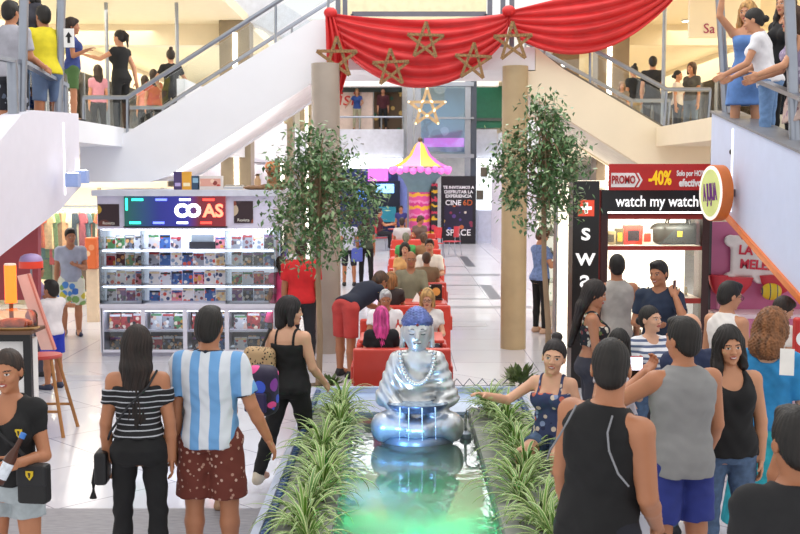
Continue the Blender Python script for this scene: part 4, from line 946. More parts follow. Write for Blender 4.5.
a = P(11, 300, 10.5); lp_ = thing('table_lamp', 'glowing orange cylinder lamp on the cake counter', 'lamp', (a.x, 10.5, zt + .03)); hh = P(26, 265, 10.5).z - zt - .03
MB().lathe([(.07, 0), (.07, .02), (.02, .03), (.02, hh - .36)], seg=16).build('base', mat('#8a5a3a', .4), lp_, True)
def lampshade():
    m, nt, b = newmat('lampshade'); N = nt.nodes.new; L = nt.links.new
    b.inputs['Base Color'].default_value = rgba(C('#f0702a')); b.inputs['Emission Color'].default_value = rgba(C('#ff6a1e')); b.inputs['Emission Strength'].default_value = 1.6
    no = N('ShaderNodeTexNoise'); no.inputs['Scale'].default_value = 12; L(coords(nt), no.inputs['Vector']); bp = N('ShaderNodeBump'); bp.inputs['Strength'].default_value = .2; L(no.outputs[0], bp.inputs['Height']); L(bp.outputs[0], b.inputs['Normal']); return m
MB().lathe([(.055, hh - .36), (.055, hh)], seg=20).build('lamp_shade', lampshade(), lp_, True); MB().lathe([(.057, hh), (.05, hh + .015)], seg=20).build('cap', mat('#f4e0d0', .4), lp_, True)
bd = thing('leaning_board', 'pink white slanting board behind the cake counter', 'board', (0, 0, 0))
MB().prism(poly([(17, 276), (27, 274), (53, 350), (41, 350)], 10.9), (0, 0, 0), (0, .05, 0)).build('board', mat('#f2c8bc', .5), bd); MB().prism(poly([(27, 274), (29, 274), (55, 350), (53, 350)], 10.895), (0, 0, 0), (0, .06, 0)).build('edge', mat('#d88a7a', .5), bd)
cn = thing('counter_canopy', 'small red and lilac domed canopy above the counter', 'canopy', P(31, 262, 12.2))
MB().lathe([(.125, -.06), (.125, .02), (.11, .06), (.07, .085), (.01, .095)], seg=24).build('dome', mat('#a890c0', .4), cn, True); MB().lathe([(.129, -.065), (.129, .01)], seg=24).build('band', mat('#d8402a', .4, em='#d8402a', es=.2), cn, True)
MB().tube([(0, 0, -.08), (0, 0, -P(58, 262, 12.2).z)], .012).build('pole', STEEL, cn, True)
# high stool
s0 = G(66, 425); st = thing('bar_stool', 'wooden high stool with round red seat and red back post', 'stool', (P(44, 353, 11.1).x, 11.1, 0))
zs = P(0, 354, 11.1).z
MB().lathe([(.02, zs - .035), (.17, zs - .035), (.18, zs - .015), (.17, zs), (.02, zs + .004)], seg=24).build('seat', mat('#c0443c', .4), st, True)
for dx, dy in ((-1, -1), (1, -1), (1, 1), (-1, 1)): MB().tube([(dx * .10, dy * .10, zs - .03), (dx * .25, dy * .25, 0)], [.017, .019], 8).build('leg', WOOD, st, True)
MB().tube([(-.19, -.19, .25), (.19, -.19, .25)], .014).build('stretcher', WOOD, st, True); MB().tube([(-.19, .19, .25), (.19, .19, .25)], .014).build('stretcher', WOOD, st, True)
MB().tube([(-.11, -.09, .30), (-.115, -.10, zs + .20)], .02).build('back_post', mat('#a03434', .4), st, True)

# ------------------------------------------------------------------ dining booths
RB = mat('#cf3f30', .42, nz=.06, ns=4, coat=.2)
BXC = .06
def bench(label, y, facing, x0, x1, hb=.80, seat=.44):
    """facing +1: back panel nearest to the viewer, sitter looks away; -1: sitter looks to the viewer"""
    t = thing('booth_bench', label, 'bench', ((x0 + x1) / 2, y, 0), 0 if facing > 0 else 180, 'red booth benches')
    w = (x1 - x0) / 2
    MB().box(-w, w, -.06, .06, 0, hb, bev=.02).build('backrest', RB, t); MB().box(-w, w, .06, .50, .08, seat - .08, bev=.01).build('base', RB, t); MB().box(-w + .01, w - .01, .065, .52, seat - .08, seat, bev=.025).build('seat_cushion', mat('#d8503c', .45, nz=.06), t)
    for s in (-1, 1): MB().box(s * w - .03, s * w + .03, .06, .50, seat, seat + .20, bev=.02).build('side_panel', RB, t)
    return t
TW = mat('#e8d9cf', .3, nz=.05)
def table(label, y, x0, x1, h=.74):
    t = thing('booth_table', label, 'table', ((x0 + x1) / 2, y, 0), 0, 'red booth tables'); w = (x1 - x0) / 2
    MB().box(-w, w, -.33, .33, h - .035, h, bev=.01).build('tabletop', mat('#d0493a', .35, nz=.06), t); MB().lathe([(.04, .03), (.04, h - .04)]).build('pedestal', STEEL, t, True); MB().lathe([(.24, 0), (.24, .02), (.05, .035)], seg=20).build('foot', STEEL, t, True); return t
BXS = [(11.72, -.50, .54), (15.3, -.26, .70), (18.6, -.21, .78), (24.0, -.24, .96), (31.0, -.24, 1.06)]
PN = ['nearest', 'second nearest', 'third nearest', 'fourth nearest', 'farthest']
for i, (y, x0, x1) in enumerate(BXS):
    bench('red booth bench with its back to the viewer, in the %s booth' % PN[i], y, 1, x0, x1, .76 if i == 0 else .80, .36 if i == 0 else .44)
    table('red table between benches in the %s booth' % PN[i], y + 1.05, x0 + .04, x1 - .04)
    bench('red booth bench turned to the viewer, in the %s booth' % PN[i], y + 2.1, -1, x0, x1, .80 if i == 0 else .86, .36 if i == 0 else .44)
def on_table(i): return BXS[i][0] + 1.05
def menu(px, y, label, dark=True, h=.24, z=.741):
    t = thing('menu_card', label, 'menu', (P(px, 300, y).x, y, z)); MB().box(-.09, .09, -.008, .008, .02, h, bev=.003).build('card', mat('#1c1614' if dark else '#e8d8c8', .4), t); MB().lathe([(.062, 0), (.001, .001)], (0, -.0095, h * .52 + .012), 20).build('emblem', mat('#e0a050' if dark else '#c8402a', .5), t); 
    t.children[-1].rotation_euler = (0, 0, 0); MB().box(-.10, .10, -.035, .035, 0, .02).build('foot', mat('#3a2a24', .4), t)
    for c_ in t.children:
        if c_.name.startswith('emblem'):
            me = c_.data
            for v in me.vertices: v.co = Vector((v.co.x, -.0095 - .0005 * (v.co.z > h * .52 + .0125), h * .52 + .012 + v.co.y))
menu(436, on_table(1) + .12, 'dark menu card with orange emblem on the second booth table'); menu(396, on_table(1) - .15, 'pale orange menu card behind the bending waiter', False, .2); menu(418, on_table(2) - .1, 'small dark menu card on the third booth table', True, .2)
def bottle(px, y, label, c, z=.741, sc=1):
    t = thing('bottle', label, 'bottle', (P(px, 300, y).x, y, z), 0); t.scale = (sc,) * 3
    MB().lathe([(.032, 0), (.034, .01), (.034, .13), (.014, .18), (.013, .225), (.001, .226)], seg=14).build('body', mat(c, .15, nz=.1), t, True); MB().lathe([(.015, .226), (.015, .245), (.001, .246)], seg=12).build('cap', mat('#d8d8d8', .3), t, True); return t
bottle(430, on_table(1) - .1, 'green bottle standing by the menu card', '#2c5a34'); bottle(398, on_table(0) + .1, 'red sauce bottle near the grey haired man', '#b8302a', sc=.8); bottle(404, on_table(0) + .2, 'pale bottle right of the red sauce bottle', '#d8cfc4', sc=.8); bottle(409, on_table(0) - .1, 'dark cola bottle beside the pink haired woman', '#3a2018')
for px, y, l in ((417, on_table(1) - .05, 'folded white napkin in front of the bald man'), (398, on_table(0), 'folded white napkin on the nearest booth table')):
    t = tag(MB().add([(-.07, -.05, 0), (.07, -.05, 0), (.07, .05, 0), (-.07, .05, 0), (0, 0, .13), (.01, .01, .12)], [(0, 1, 4), (1, 2, 5, 4), (2, 3, 5), (3, 0, 4, 5), (3, 2, 1, 0)]).build('napkin', mat('#f2eee8', .7)), l, 'napkin'); t.location = (P(px, 300, y).x, y, .741)
# red metal chairs and cafe tables further back
def red_chair(x, y, rz, label):
    t = thing('red_chair', label, 'chair', (x, y, 0), rz, 'red metal chairs')
    m = mat('#cc2c34', .4, coat=.3)
    MB().box(-.22, .22, -.22, .22, .44, .47, bev=.012).build('seat', m, t)
    V = []; mb = MB()
    for k in range(6): a = R(-50 + 20 * k); V.append((.24 * math.sin(a), -.02 - .20 * math.cos(a)))
    for (xa, ya), (xb, yb) in zip(V, V[1:]): mb.add([(xa, ya, .60), (xb, yb, .60), (xb * 1.05, yb * 1.15, .95), (xa * 1.05, ya * 1.15, .95), (xa * .94, ya * .94, .60), (xb * .94, yb * .94, .60), (xb * .99, yb * 1.09, .95), (xa * .99, ya * 1.09, .95)], [(0, 1, 2, 3), (7, 6, 5, 4), (3, 2, 6, 7), (0, 4, 5, 1), (0, 3, 7, 4), (1, 5, 6, 2)])
    mb.build('backrest', m, t, True)
    for sx_, sy_ in ((-1, -1), (1, -1), (1, 1), (-1, 1)): MB().tube([(sx_ * .19, sy_ * .19, .445), (sx_ * .23, sy_ * .24, 0)], .014).build('leg', STEEL, t, True)
    for sx_ in (-1, 1): MB().tube([(sx_ * .18, -.2, .46), (sx_ * .17, -.2, .62)], .014).build('back_upright', STEEL, t, True)
    return t
red_chair(P(434, 240, 35).x, 35, 130, 'red metal chair, left one of two beside the farthest booths'); red_chair(P(452, 240, 36).x, 36, 60, 'red metal chair, right one of two below the cinema poster')
red_chair(P(386, 240, 38.2).x - .2, 38.2, -80, 'red metal chair under the person in maroon far back')
ctb = thing('cafe_table', 'small round cafe table among the farthest seated people', 'table', (P(401, 240, 38.4).x, 38.4, 0)); MB().lathe([(.45, .72), (.46, .735), (.45, .75)], seg=24).build('tabletop', mat('#c8402f', .4), ctb, True); MB().lathe([(.03, .03), (.03, .72)]).build('pedestal', STEEL, ctb, True); MB().lathe([(.25, 0), (.25, .03)], seg=20).build('foot', STEEL, ctb, True)

# ------------------------------------------------------------------ jeweller
jw = thing('jewellery_showcase', 'tall bright glass jewellery showcase behind the right tree', 'cabinet', (0, 0, 0))
xa, xb = P(545, 280, 19.0).x, P(562, 280, 19.0).x
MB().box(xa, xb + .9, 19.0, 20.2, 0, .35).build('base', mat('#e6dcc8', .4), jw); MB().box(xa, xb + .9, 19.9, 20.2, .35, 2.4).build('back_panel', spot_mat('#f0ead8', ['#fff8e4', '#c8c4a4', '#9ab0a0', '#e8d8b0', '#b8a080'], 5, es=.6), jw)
for z_ in (.75, 1.15, 1.55, 1.95): MB().box(xa + .02, xb + .85, 19.06, 19.88, z_, z_ + .012).build('glass_shelf', glass('#d8ece4'), jw)
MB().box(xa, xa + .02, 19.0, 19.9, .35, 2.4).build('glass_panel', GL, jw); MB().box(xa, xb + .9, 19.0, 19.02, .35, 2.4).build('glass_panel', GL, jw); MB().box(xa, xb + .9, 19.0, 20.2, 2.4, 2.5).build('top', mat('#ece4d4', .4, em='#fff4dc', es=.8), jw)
for k in range(8):
    x = xa + .15 + .13 * (k % 4); z_ = (1.162, 1.562)[k // 4]; t = thing('necklace_stand', 'small necklace bust in the jewellery showcase, %s from left on the %s shelf' % (ON[k % 4], ('lower', 'upper')[k // 4]), 'display', (x, 19.4, z_), 0, 'necklace busts'); sdf_obj('bust', [ell((0, 0, .06), (.05, .03, .07), 0), rcone((0, 0, .1), (0, 0, .16), .02, .018, .02)], .008, mat('#b0a890' if k % 3 else '#5a6a60', .5), t)
lb = thing('light_box_column', 'tall glowing white display panel beside the black sign', 'panel', (0, 0, 0)); xa, xb = P(557, 280, 15.0).x, P(571, 280, 15.0).x
MB().box(xa, xb, 15.0, 15.25, .0, P(0, 190, 15).z).build('panel', mat('#f6efdf', .4, em='#fff6e2', es=.9), lb); MB().box(xa - .02, xa, 14.98, 15.26, 0, P(0, 190, 15).z).build('edge', STEEL, lb)

# ------------------------------------------------------------------ watch shop
WY = 13.5; wx = lambda px: P(px, 240, WY).x; wz = lambda py: P(640, py, WY).z
ws = thing('watch_shop', 'black and red fronted watch shop with lit window shelves', 'shopfront', (0, 0, 0))
MB().box(wx(572), wx(598), WY - .05, WY + .3, 0, wz(181)).build('pillar_panel', mat('#1c1a1a', .3, nz=.05), ws)
MB().box(wx(598), wx(600), WY - .03, WY + .3, 0, wz(190)).build('pillar_edge', mat('#8a2a24', .4), ws)
MB().box(wx(600), wx(708), WY - .08, WY + .4, wz(214), wz(190)).build('fascia', mat('#151415', .3, nz=.05), ws)
MB().box(wx(606), wx(704), WY - .09, WY - .081, wz(213), wz(211.5)).build('light_strip', glow('#fff6ec', 2.5), ws)
FR = mat('#a02a22', .4)
for a_, b_ in ((600, 607), (701, 708)): MB().box(wx(a_), wx(b_), WY - .06, WY + .3, 0, wz(214)).build('window_frame', mat('#3a1a1a', .4), ws)
MB().box(wx(607), wx(701), WY - .05, WY + .02, wz(219), wz(214)).build('window_head', FR, ws)
MB().box(wx(607), wx(701), WY + .75, WY + .8, 0, wz(214)).build('back_panel', mat('#fbf2e4', .5, em='#fff0dc', es=1.0), ws)
for a_, b_ in ((250, 246), (303, 298), (345, 340)): MB().box(wx(607), wx(701), WY - .02, WY + .74, wz(b_) - .02, wz(b_)).build('shelf', mat('#f0e4d6', .4), ws); MB().box(wx(607), wx(701), WY - .045, WY - .021, wz(a_), wz(b_)).build('shelf_edge', FR, ws)
MB().box(wx(607), wx(701), WY + .0, WY + .006, wz(340), wz(219)).build('window_glass', GL, ws)
MB().box(wx(600), wx(708), WY - .05, WY + .7, 0, wz(352)).build('base_panel', mat('#7a2a24', .4), ws)
text('lettering', 'watch my watch', .19, ((wx(606) + wx(704)) / 2, WY - .085, wz(201.5)), mat('#f4f4f2', .4, em='#ffffff', es=.5), ws, sx=.80, bold=.002)
for s_, py in (('s', 232), ('w', 257), ('a', 279)): text('lettering', s_, .31, (wx(585), WY - .055, wz(py)), mat('#f4f2ee', .4, em='#ffffff', es=.35), ws, sx=1.05, bold=.004)
cr = MB().box(wx(577), wx(593), WY - .058, WY - .051, wz(216), wz(200)).build('square_emblem', mat('#d84a30', .4, em='#d84a30', es=.4), ws)
MB().box(wx(583.3), wx(586.7), WY - .064, WY - .0585, wz(213.5), wz(202.5)).box(wx(579.5), wx(590.5), WY - .064, WY - .0585, wz(209.7), wz(206.3)).build('white_cross', mat('#fff4ee', .4, em='#fff4ee', es=.5), cr)
pb = thing('promo_banner', 'red promotional banner above the watch shop fascia', 'banner', (0, 0, 0))
MB().box(wx(606), wx(709), WY - .14, WY - .1, wz(190), wz(164)).build('board', mat('#c02622', .4), pb)
a = MB().prism([(wx(608), 0, wz(187)), (wx(631), 0, wz(187)), (wx(635), 0, wz(180)), (wx(631), 0, wz(173)), (wx(608), 0, wz(173))], (0, WY - .147, 0), (0, WY - .141, 0)).build('arrow_tag', mat('#f4efec', .5), pb)
MB().prism([(wx(633), 0, wz(187)), (wx(635), 0, wz(187)), (wx(639), 0, wz(180)), (wx(635), 0, wz(173)), (wx(633), 0, wz(173)), (wx(637), 0, wz(180))], (0, WY - .147, 0), (0, WY - .141, 0)).build('arrow_tag', mat('#f4efec', .5), pb)
text('lettering', 'PROMO', .130, (wx(620), WY - .152, wz(180)), mat('#b01e1e', .5), a, sx=.62, bold=.004)
text('lettering', '-40%', .23, (wx(656), WY - .145, wz(178.5)), mat('#f6c818', .5, em='#f6c818', es=.2), pb, sx=.60, bold=.007)
text('lettering', 'Solo por HOY', .090, (wx(686), WY - .145, wz(173.5)), mat('#f6f2f0', .5), pb, sx=.62, bold=.003); text('lettering', 'efectivo', .125, (wx(686), WY - .145, wz(183)), mat('#f6f2f0', .5), pb, sx=.68, bold=.005)
# goods in the window
area('window_fill', ((wx(607) + wx(701)) / 2, WY + .08, wz(220.5)), .95, .05, 9, (1, .93, .82), (20, 0, 0)); area('window_fill', ((wx(607) + wx(701)) / 2, WY + .08, wz(251)), .95, .05, 6, (1, .93, .82), (20, 0, 0))  # fill lights added inside the window to brighten the backlit goods
def good(name, label, cat, px, py, fn, group=None):
    t = thing(name, label, cat, (wx(px), WY + .32, wz(py)), 0, group); fn(t); return t
zt1 = 246
def bagfn(t):
    sdf_obj('body', [rbox((0, 0, .1313), (.303, .1127, .1273), .07, 0), rcone((-.26, 0, .17), (.26, 0, .17), .09, .09, .03)], .010, mat('#33332e', .55, nz=.06, ns=10), t)
    for y in (-.09, .09): MB().tube([(-.14, y, .2), (-.13, y * .6, .31), (-.05, y * .4, .35), (.05, y * .4, .35), (.13, y * .6, .31), (.14, y, .2)], .012).build('handle', mat('#2a2822', .5), t, True)
    MB().box(-.03, .03, -.118, -.108, .10, .17).build('badge', mat('#d8b83a', .4), t)
    MB().box(-.20, -.17, -.117, -.105, .02, .24).box(.17, .20, -.117, -.105, .02, .24).build('strap', mat('#2a2822', .5), t)
good('duffel_bag', 'black duffel bag with small yellow badge in shop window', 'bag', 684, zt1, bagfn)
def boxfn(c, w, h, b=None):
    def f(t):
        MB().box(-w / 2, w / 2, -.06, .06, 0, h, bev=.006).build('body', mat(c, .4), t)
        if b: MB().box(-w * .3, w * .3, -.066, -.061, h * .2, h * .75).build('label', mat(b, .4), t)
    return f
good('gift_box', 'large red gift box with black label in shop window', 'box', 638, zt1, boxfn('#d03a28', .24, .24, '#2a201c')); good('gift_box', 'olive cap box left of the red gift box', 'box', 624, zt1, boxfn('#5a4c2a', .10, .20, '#c8a030')); good('gift_box', 'small beige box at window left', 'box', 615, zt1, boxfn('#a89060', .12, .17, '#4a3a20')); good('gift_box', 'small red round tin beside the duffel bag', 'box', 672, zt1, boxfn('#d85a3a', .10, .09)); good('gift_box', 'cream box with red stripe behind red gift box', 'box', 652, zt1, boxfn('#e8d0b8', .14, .19, '#c83a2a'))
for k in range(9):
    t = thing('wrist_watch', 'small watch on a stand on the middle window shelf, %s from left' % (ON + ['ninth'])[k], 'watch', (wx(614 + k * 9.6), WY + .2, wz(298)), 0, 'watches in the shop window')
    MB().lathe([(.03, 0), (.03, .012)], seg=14).build('stand', mat('#e4d8c8', .4), t); MB().tube([(0, 0, .01), (0, .02, .09)], .02, 8).build('cushion', mat('#f0e8dc', .5), t, True); mb = MB().box(-.012, .012, -.03, -.02, .02, .12); mb.build('strap', mat(['#5a3a2a', '#2a2a2a', '#c0a060'][k % 3], .4), t); MB().box(-.02, .02, -.04, -.03, .05, .09, bev=.004).build('dial', mat('#d8c8a0', .2, .5), t)
for k in range(6):
    t = thing('wrist_watch', 'gold toned watch on the low window shelf, %s from left' % ON[k], 'watch', (wx(616 + k * 14), WY + .2, wz(340)), 0, 'watches in the shop window')
    MB().box(-.05, .05, -.03, .03, 0, .06).build('stand', mat('#b88a5a', .4), t); MB().lathe([(.03, .06), (.035, .09), (.02, .11)], seg=12).build('dial', mat('#d8b070', .3, .5), t, True)

# ------------------------------------------------------------------ pink sweets stall, oval sign
PYY = 13.9; qx = lambda px: P(px, 260, PYY).x; qz = lambda py: P(740, py, PYY).z
pk = thing('sweets_stall', 'bright pink sweets stall with white bear shaped sign', 'kiosk', (0, 0, 0))
PINK = mat('#d878a8', .4, nz=.06, ns=3)
MB().box(qx(709), qx(860), PYY, PYY + .1, 0, qz(222)).build('back_wall', PINK, pk)
MB().box(qx(709), qx(860), PYY - .5, PYY - .001, .0, qz(313)).build('counter_base', mat('#e088b0', .4), pk); MB().box(qx(708), qx(860), PYY - .56, PYY - .001, qz(313), qz(309)).build('counter_top', mat('#f6dce6', .35), pk)
MB().box(qx(706), qx(710), PYY - .06, PYY + .12, 0, qz(214)).build('corner_post', mat('#4a4a4c', .4), pk)
# cloud shaped white sign
def blob(cs, dep): return [ell((x, 0, z), (r, dep, r), .05) for x, z, r in cs]
o = sdf_obj('cloud_sign', [rbox((0, 0, 0), (.36, .03, .24), .05, 0)] + [rcone((x, 0, z), (x, .001, z), r, r, .03) for x, z, r in ((-.36, .22, .075), (-.28, .24, .05), (.05, .26, .07), (.34, .22, .09), (-.37, -.25, .075), (.30, -.27, .07), (.02, -.22, .10))] + [half((0, -1, 0), .035), half((0, 1, 0), .035)], .012, mat('#f6f2f2', .4), pk); o.location = (qx(757), PYY - .06, qz(258))
for k, (s_, px, py, tl) in enumerate((('LA QUE', 757, 251, 4), ('MELENA', 760, 265, 4))): text('lettering', s_, .16, (qx(px), PYY - .10, qz(py)), mat('#d8304a', .5), pk, rot=(90, tl, 0), sx=.95, bold=.005)
for k, (px, py, sx_) in enumerate(((731, 284, 1.1), (775, 282, 1.0), (716, 282, .55))):
    t_ = MB().lathe([(.02, -.17), (.10, -.12), (.17, 0), (.19, .10), (.14, .11), (.02, .115)], seg=24).build('red_bowl_shape', mat('#d23a48', .35), pk, True); t_.location = (qx(px), PYY - .12, qz(py)); t_.scale = (sx_ * 1.2, .4, .9)
    MB().tube([(qx(px), PYY - .1, qz(py + 10)), (qx(px) + .01, PYY - .1, qz(py + 26))], .018).build('stem', mat('#e8a0c0', .4), pk, True)
t_ = sdf_obj('yellow_ball', [ell((0, 0, 0), (.13, .06, .11), 0)], .01, ramp_mat('X', .09, [(0, '#e8c82a'), (.6, '#3a4a6a'), (.75, '#e8d040')], .4), pk); t_.location = (qx(768), PYY - .16, qz(290))
for px in (750, 716): 
    t_ = sdf_obj('tulip_emblem', [ell((0, 0, 0), (.055, .02, .10), 0), ell((0, 0, -.1), (.02, .02, .06), .02)], .008, mat('#7a9a80' if px == 750 else '#c86a9a', .5), pk); t_.location = (qx(px), PYY - .51, qz(324))
# oval hanging sign (turned towards the hall)
ov = thing('oval_sign', 'oval lit sign with orange rim and purple lettering', 'sign', P(711, 193, 11.9), -60)
mb = MB(); n_ = 40; rim = []
V = [(.17 * math.sin(2 * math.pi * k / n_), .30 * math.cos(2 * math.pi * k / n_)) for k in range(n_)]
mb.prism([(x, 0, z) for x, z in V], (0, 0, 0), (0, .16, 0)); mb.build('rim', mat('#d8742c', .4), ov, True)
MB().prism([(x * .97, 0, z * .97) for x, z in V], (0, -.008, 0), (0, -.001, 0)).build('face_border', mat('#fbf4ec', .4, em='#fbf4ec', es=.3), ov); MB().prism([(x * .80, 0, z * .84) for x, z in V], (0, -.014, 0), (0, -.009, 0)).build('face', mat('#d4dc8c', .4, em='#d4dc8c', es=.15), ov)
text('lettering', 'A JUJUA', .15, (0, -.018, 0), mat('#7a3a8a', .5), ov, rot=(90, -6, 0), sx=.62, bold=.004).scale = (.36, 1.7, 1)
MB().box(-.04, .04, .16, .36, -.04, .04).build('bracket', STEEL, ov)
# ------------------------------------------------------------------ people
TZ = [.46, .49, .53, .58, .62, .66, .70, .74, .775, .80, .82, .84]
TM = dict(w=[.070, .088, .094, .088, .084, .088, .096, .103, .103, .092, .066, .040],
          d=[.058, .070, .074, .066, .061, .063, .069, .070, .064, .054, .044, .036], yc=[0, -.006, -.006, 0, .004, .003, .002, 0, -.004, -.006, -.008, -.008])
TF = dict(w=[.072, .096, .102, .086, .072, .074, .080, .087, .090, .082, .058, .034],
          d=[.060, .076, .078, .064, .054, .054, .058, .060, .056, .048, .040, .032], yc=[0, -.010, -.012, 0, .006, .004, .002, 0, -.004, -.006, -.008, -.008])
HAIR_BUMP = {}
def hairmat(c):
    return mat(c, .6, nz=.6, ns=34, bump=.6, stretch=(1, 1, .12))
def torso_sdf(T, H, tab, wf, off, z0, z1, k=.03, fl=0.0, straight=False):
    """T: torso frame matrix (local unit coordinates -> person space). fl: flare added per unit below z .53"""
    Mi = np.array(T.inverted(), dtype=np.float32)
    zz = np.array(TZ); bel = np.exp(-((zz - .60) / .09) ** 2)
    w = np.array(tab['w']) * H * (1 + (wf - 1) * (.55 + .45 * bel)) + off; dp = np.array(tab['d']) * H * (1 + (wf - 1) * (.7 + .9 * bel)) + off; yc = np.array(tab['yc']) * H + (wf - 1) * .03 * bel * H
    zs = zz * H
    w = w * .95 if off == 0 else w - .05 * (w - off)
    if straight: w[:2] = w[2]; dp[:2] = dp[2]
    def f(X, Y, Z):
        x = Mi[0, 0] * X + Mi[0, 1] * Y + Mi[0, 2] * Z + Mi[0, 3]
        y = Mi[1, 0] * X + Mi[1, 1] * Y + Mi[1, 2] * Z + Mi[1, 3]
        z = Mi[2, 0] * X + Mi[2, 1] * Y + Mi[2, 2] * Z + Mi[2, 3]
        W_ = np.interp(z, zs, w); D_ = np.interp(z, zs, dp); y = y - np.interp(z, zs, yc)
        if fl:
            e = np.maximum(0, .56 * H - z) * fl; W_ = W_ + e; D_ = D_ + e * .8
        q = ((np.abs(x) / W_) ** 2.3 + (np.abs(y) / D_) ** 2.3) ** (1 / 2.3)
        s = (q - 1) * np.minimum(W_, D_)
        return np.maximum(s, np.maximum(z0 * H - z, z - z1 * H))
    r = .2 * H * max(1, wf) + off + fl * .3 * H
    pts = [T @ Vector((sx * r, sy * r, z * H)) for sx in (-1, 1) for sy in (-1, 1) for z in (z0, z1)]
    return ('+', f, npv([min(p[i] for p in pts) for i in range(3)]), npv([max(p[i] for p in pts) for i in range(3)]), k)
def frame_half(T, ax, val, sign):
    """half-space cut in the torso frame: keep sign*(coord - val) < 0"""
    Mi = np.array(T.inverted(), dtype=np.float32)[ax]
    return ('&', lambda X, Y, Z: sign * (Mi[0] * X + Mi[1] * Y + Mi[2] * Z + Mi[3] - val), None, None, 0)

HEADCACHE = {}
def head_prims(sex, s):
    f = sex != 'm'
    P_ = [ell((0, -.012, .112), (.074, .094, .094), 0), ell((0, .028, .065), (.060, .064, .088), .03),
          ell((0, .040, .006), (.037 if f else .047, .044, .034), .03), rcone((0, -.012, -.10), (0, -.004, .03), .049 if f else .057, .048 if f else .055, .03),
          rcone((-.034, .080, .102), (.034, .080, .102), .012, .012, .02), ell((.036, .066, .052), (.022, .022, .022), .02), ell((-.036, .066, .052), (.022, .022, .022), .02),
          ('-',) + ell((.031, .104, .084), (.019, .018, .012), 0)[1:], ('-',) + ell((-.031, .104, .084), (.019, .018, .012), 0)[1:],
          ell((.031, .076, .084), (.0145, .0145, .0145), .004), ell((-.031, .076, .084), (.0145, .0145, .0145), .004),
          rcone((0, .088 if f else .090, .092), (0, .105 if f else .110, .056), .007 if f else .008, .0105 if f else .0125, .012), ell((.011, .099, .052), (.008, .009, .008), .006), ell((-.011, .099, .052), (.008, .009, .008), .006),
          ell((0, .092, .026), (.021, .011, .0065), .006), ell((0, .090, .017), (.019, .011, .007), .006), ell((0, .075, -.018), (.018, .016, .014), .015),
          ell((.076, -.008, .076), (.010, .021, .032), .008), ell((-.076, -.008, .076), (.010, .021, .032), .008)]
    return P_
def head_pick(smile):
    def pk(c):
        x, y, z = c[:, 0], c[:, 1], c[:, 2]; ax = np.abs(x); mi = np.zeros(len(c), int)
        e = (((ax - .031) / .0145) ** 2 + ((z - .084) / .0066) ** 2 < 1) & (y > .07)
        mi[e] = 1; mi[e & ((ax - .031) ** 2 + (z - .084) ** 2 < .0066 ** 2)] = 2
        mi[e & (z > .0880)] = 2
        mi[(np.abs(z - .107 + .25 * np.abs(ax - .034)) < .0034) & (ax > .014) & (ax < .052) & (y > .05)] = 2
        mi[((x / .024) ** 2 + ((z - .0215) / .0115) ** 2 < 1) & (y > .08)] = 3
        if smile: mi[((x / .017) ** 2 + ((z - .0215 - .12 * ax) / .0035) ** 2 < 1) & (y > .08)] = 1
        return mi
    return pk
def head_mesh(sex, vox, smile):
    vq = .0042 if vox < .011 else (.006 if vox < .016 else .010)
    key = (sex, vq, smile)
    if key not in HEADCACHE:
        V, Q = sdf_mesh(head_prims(sex, 1), vq); HEADCACHE[key] = (V, Q, head_pick(smile)(V[Q].mean(1)))
    return HEADCACHE[key]
HANDCACHE = {}
def hand_mesh(curl, vox):
    """right hand: wrist at origin, fingers along -z, palm towards -x, thumb towards +y"""
    vq = .0036 if vox < .011 else (.005 if vox < .016 else .008)
    key = (curl, vq)
    if key in HANDCACHE: return HANDCACHE[key]
    pr = [rcone((0, 0, .03), (0, 0, -.015), .024, .024, .01), rbox((0, -.002, -.05), (.0135, .038, .046), .012, .015), ell((-.008, .022, -.035), (.013, .018, .028), .012)]
    for yb, L, r in ((.028, .070, .0092), (.0095, .078, .0096), (-.0095, .072, .0092), (-.0275, .056, .0082)):
        p = Vector((0, yb, -.088)); a = curl * .35
        for j, fr in enumerate((.45, .32, .26)):
            q = p + Vector((-math.sin(a), yb * .25, -math.cos(a))) * L * fr
            pr.append(rcone(p, q, r * (1 - .08 * j), r * (1 - .08 * (j + 1)), .004)); p = q; a += curl * (.75 + .2 * j)
    t0 = Vector((-.006, .028, -.022)); t1 = t0 + Vector((-.008 - .012 * curl, .026, -.028)); t2 = t1 + Vector((-.008 - .02 * curl, .010, -.030))
    pr += [rcone(t0, t1, .0125, .0108, .008), rcone(t1, t2, .0105, .0085, .003)]
    HANDCACHE[key] = sdf_mesh(pr, vq); return HANDCACHE[key]
HAIRC = {}
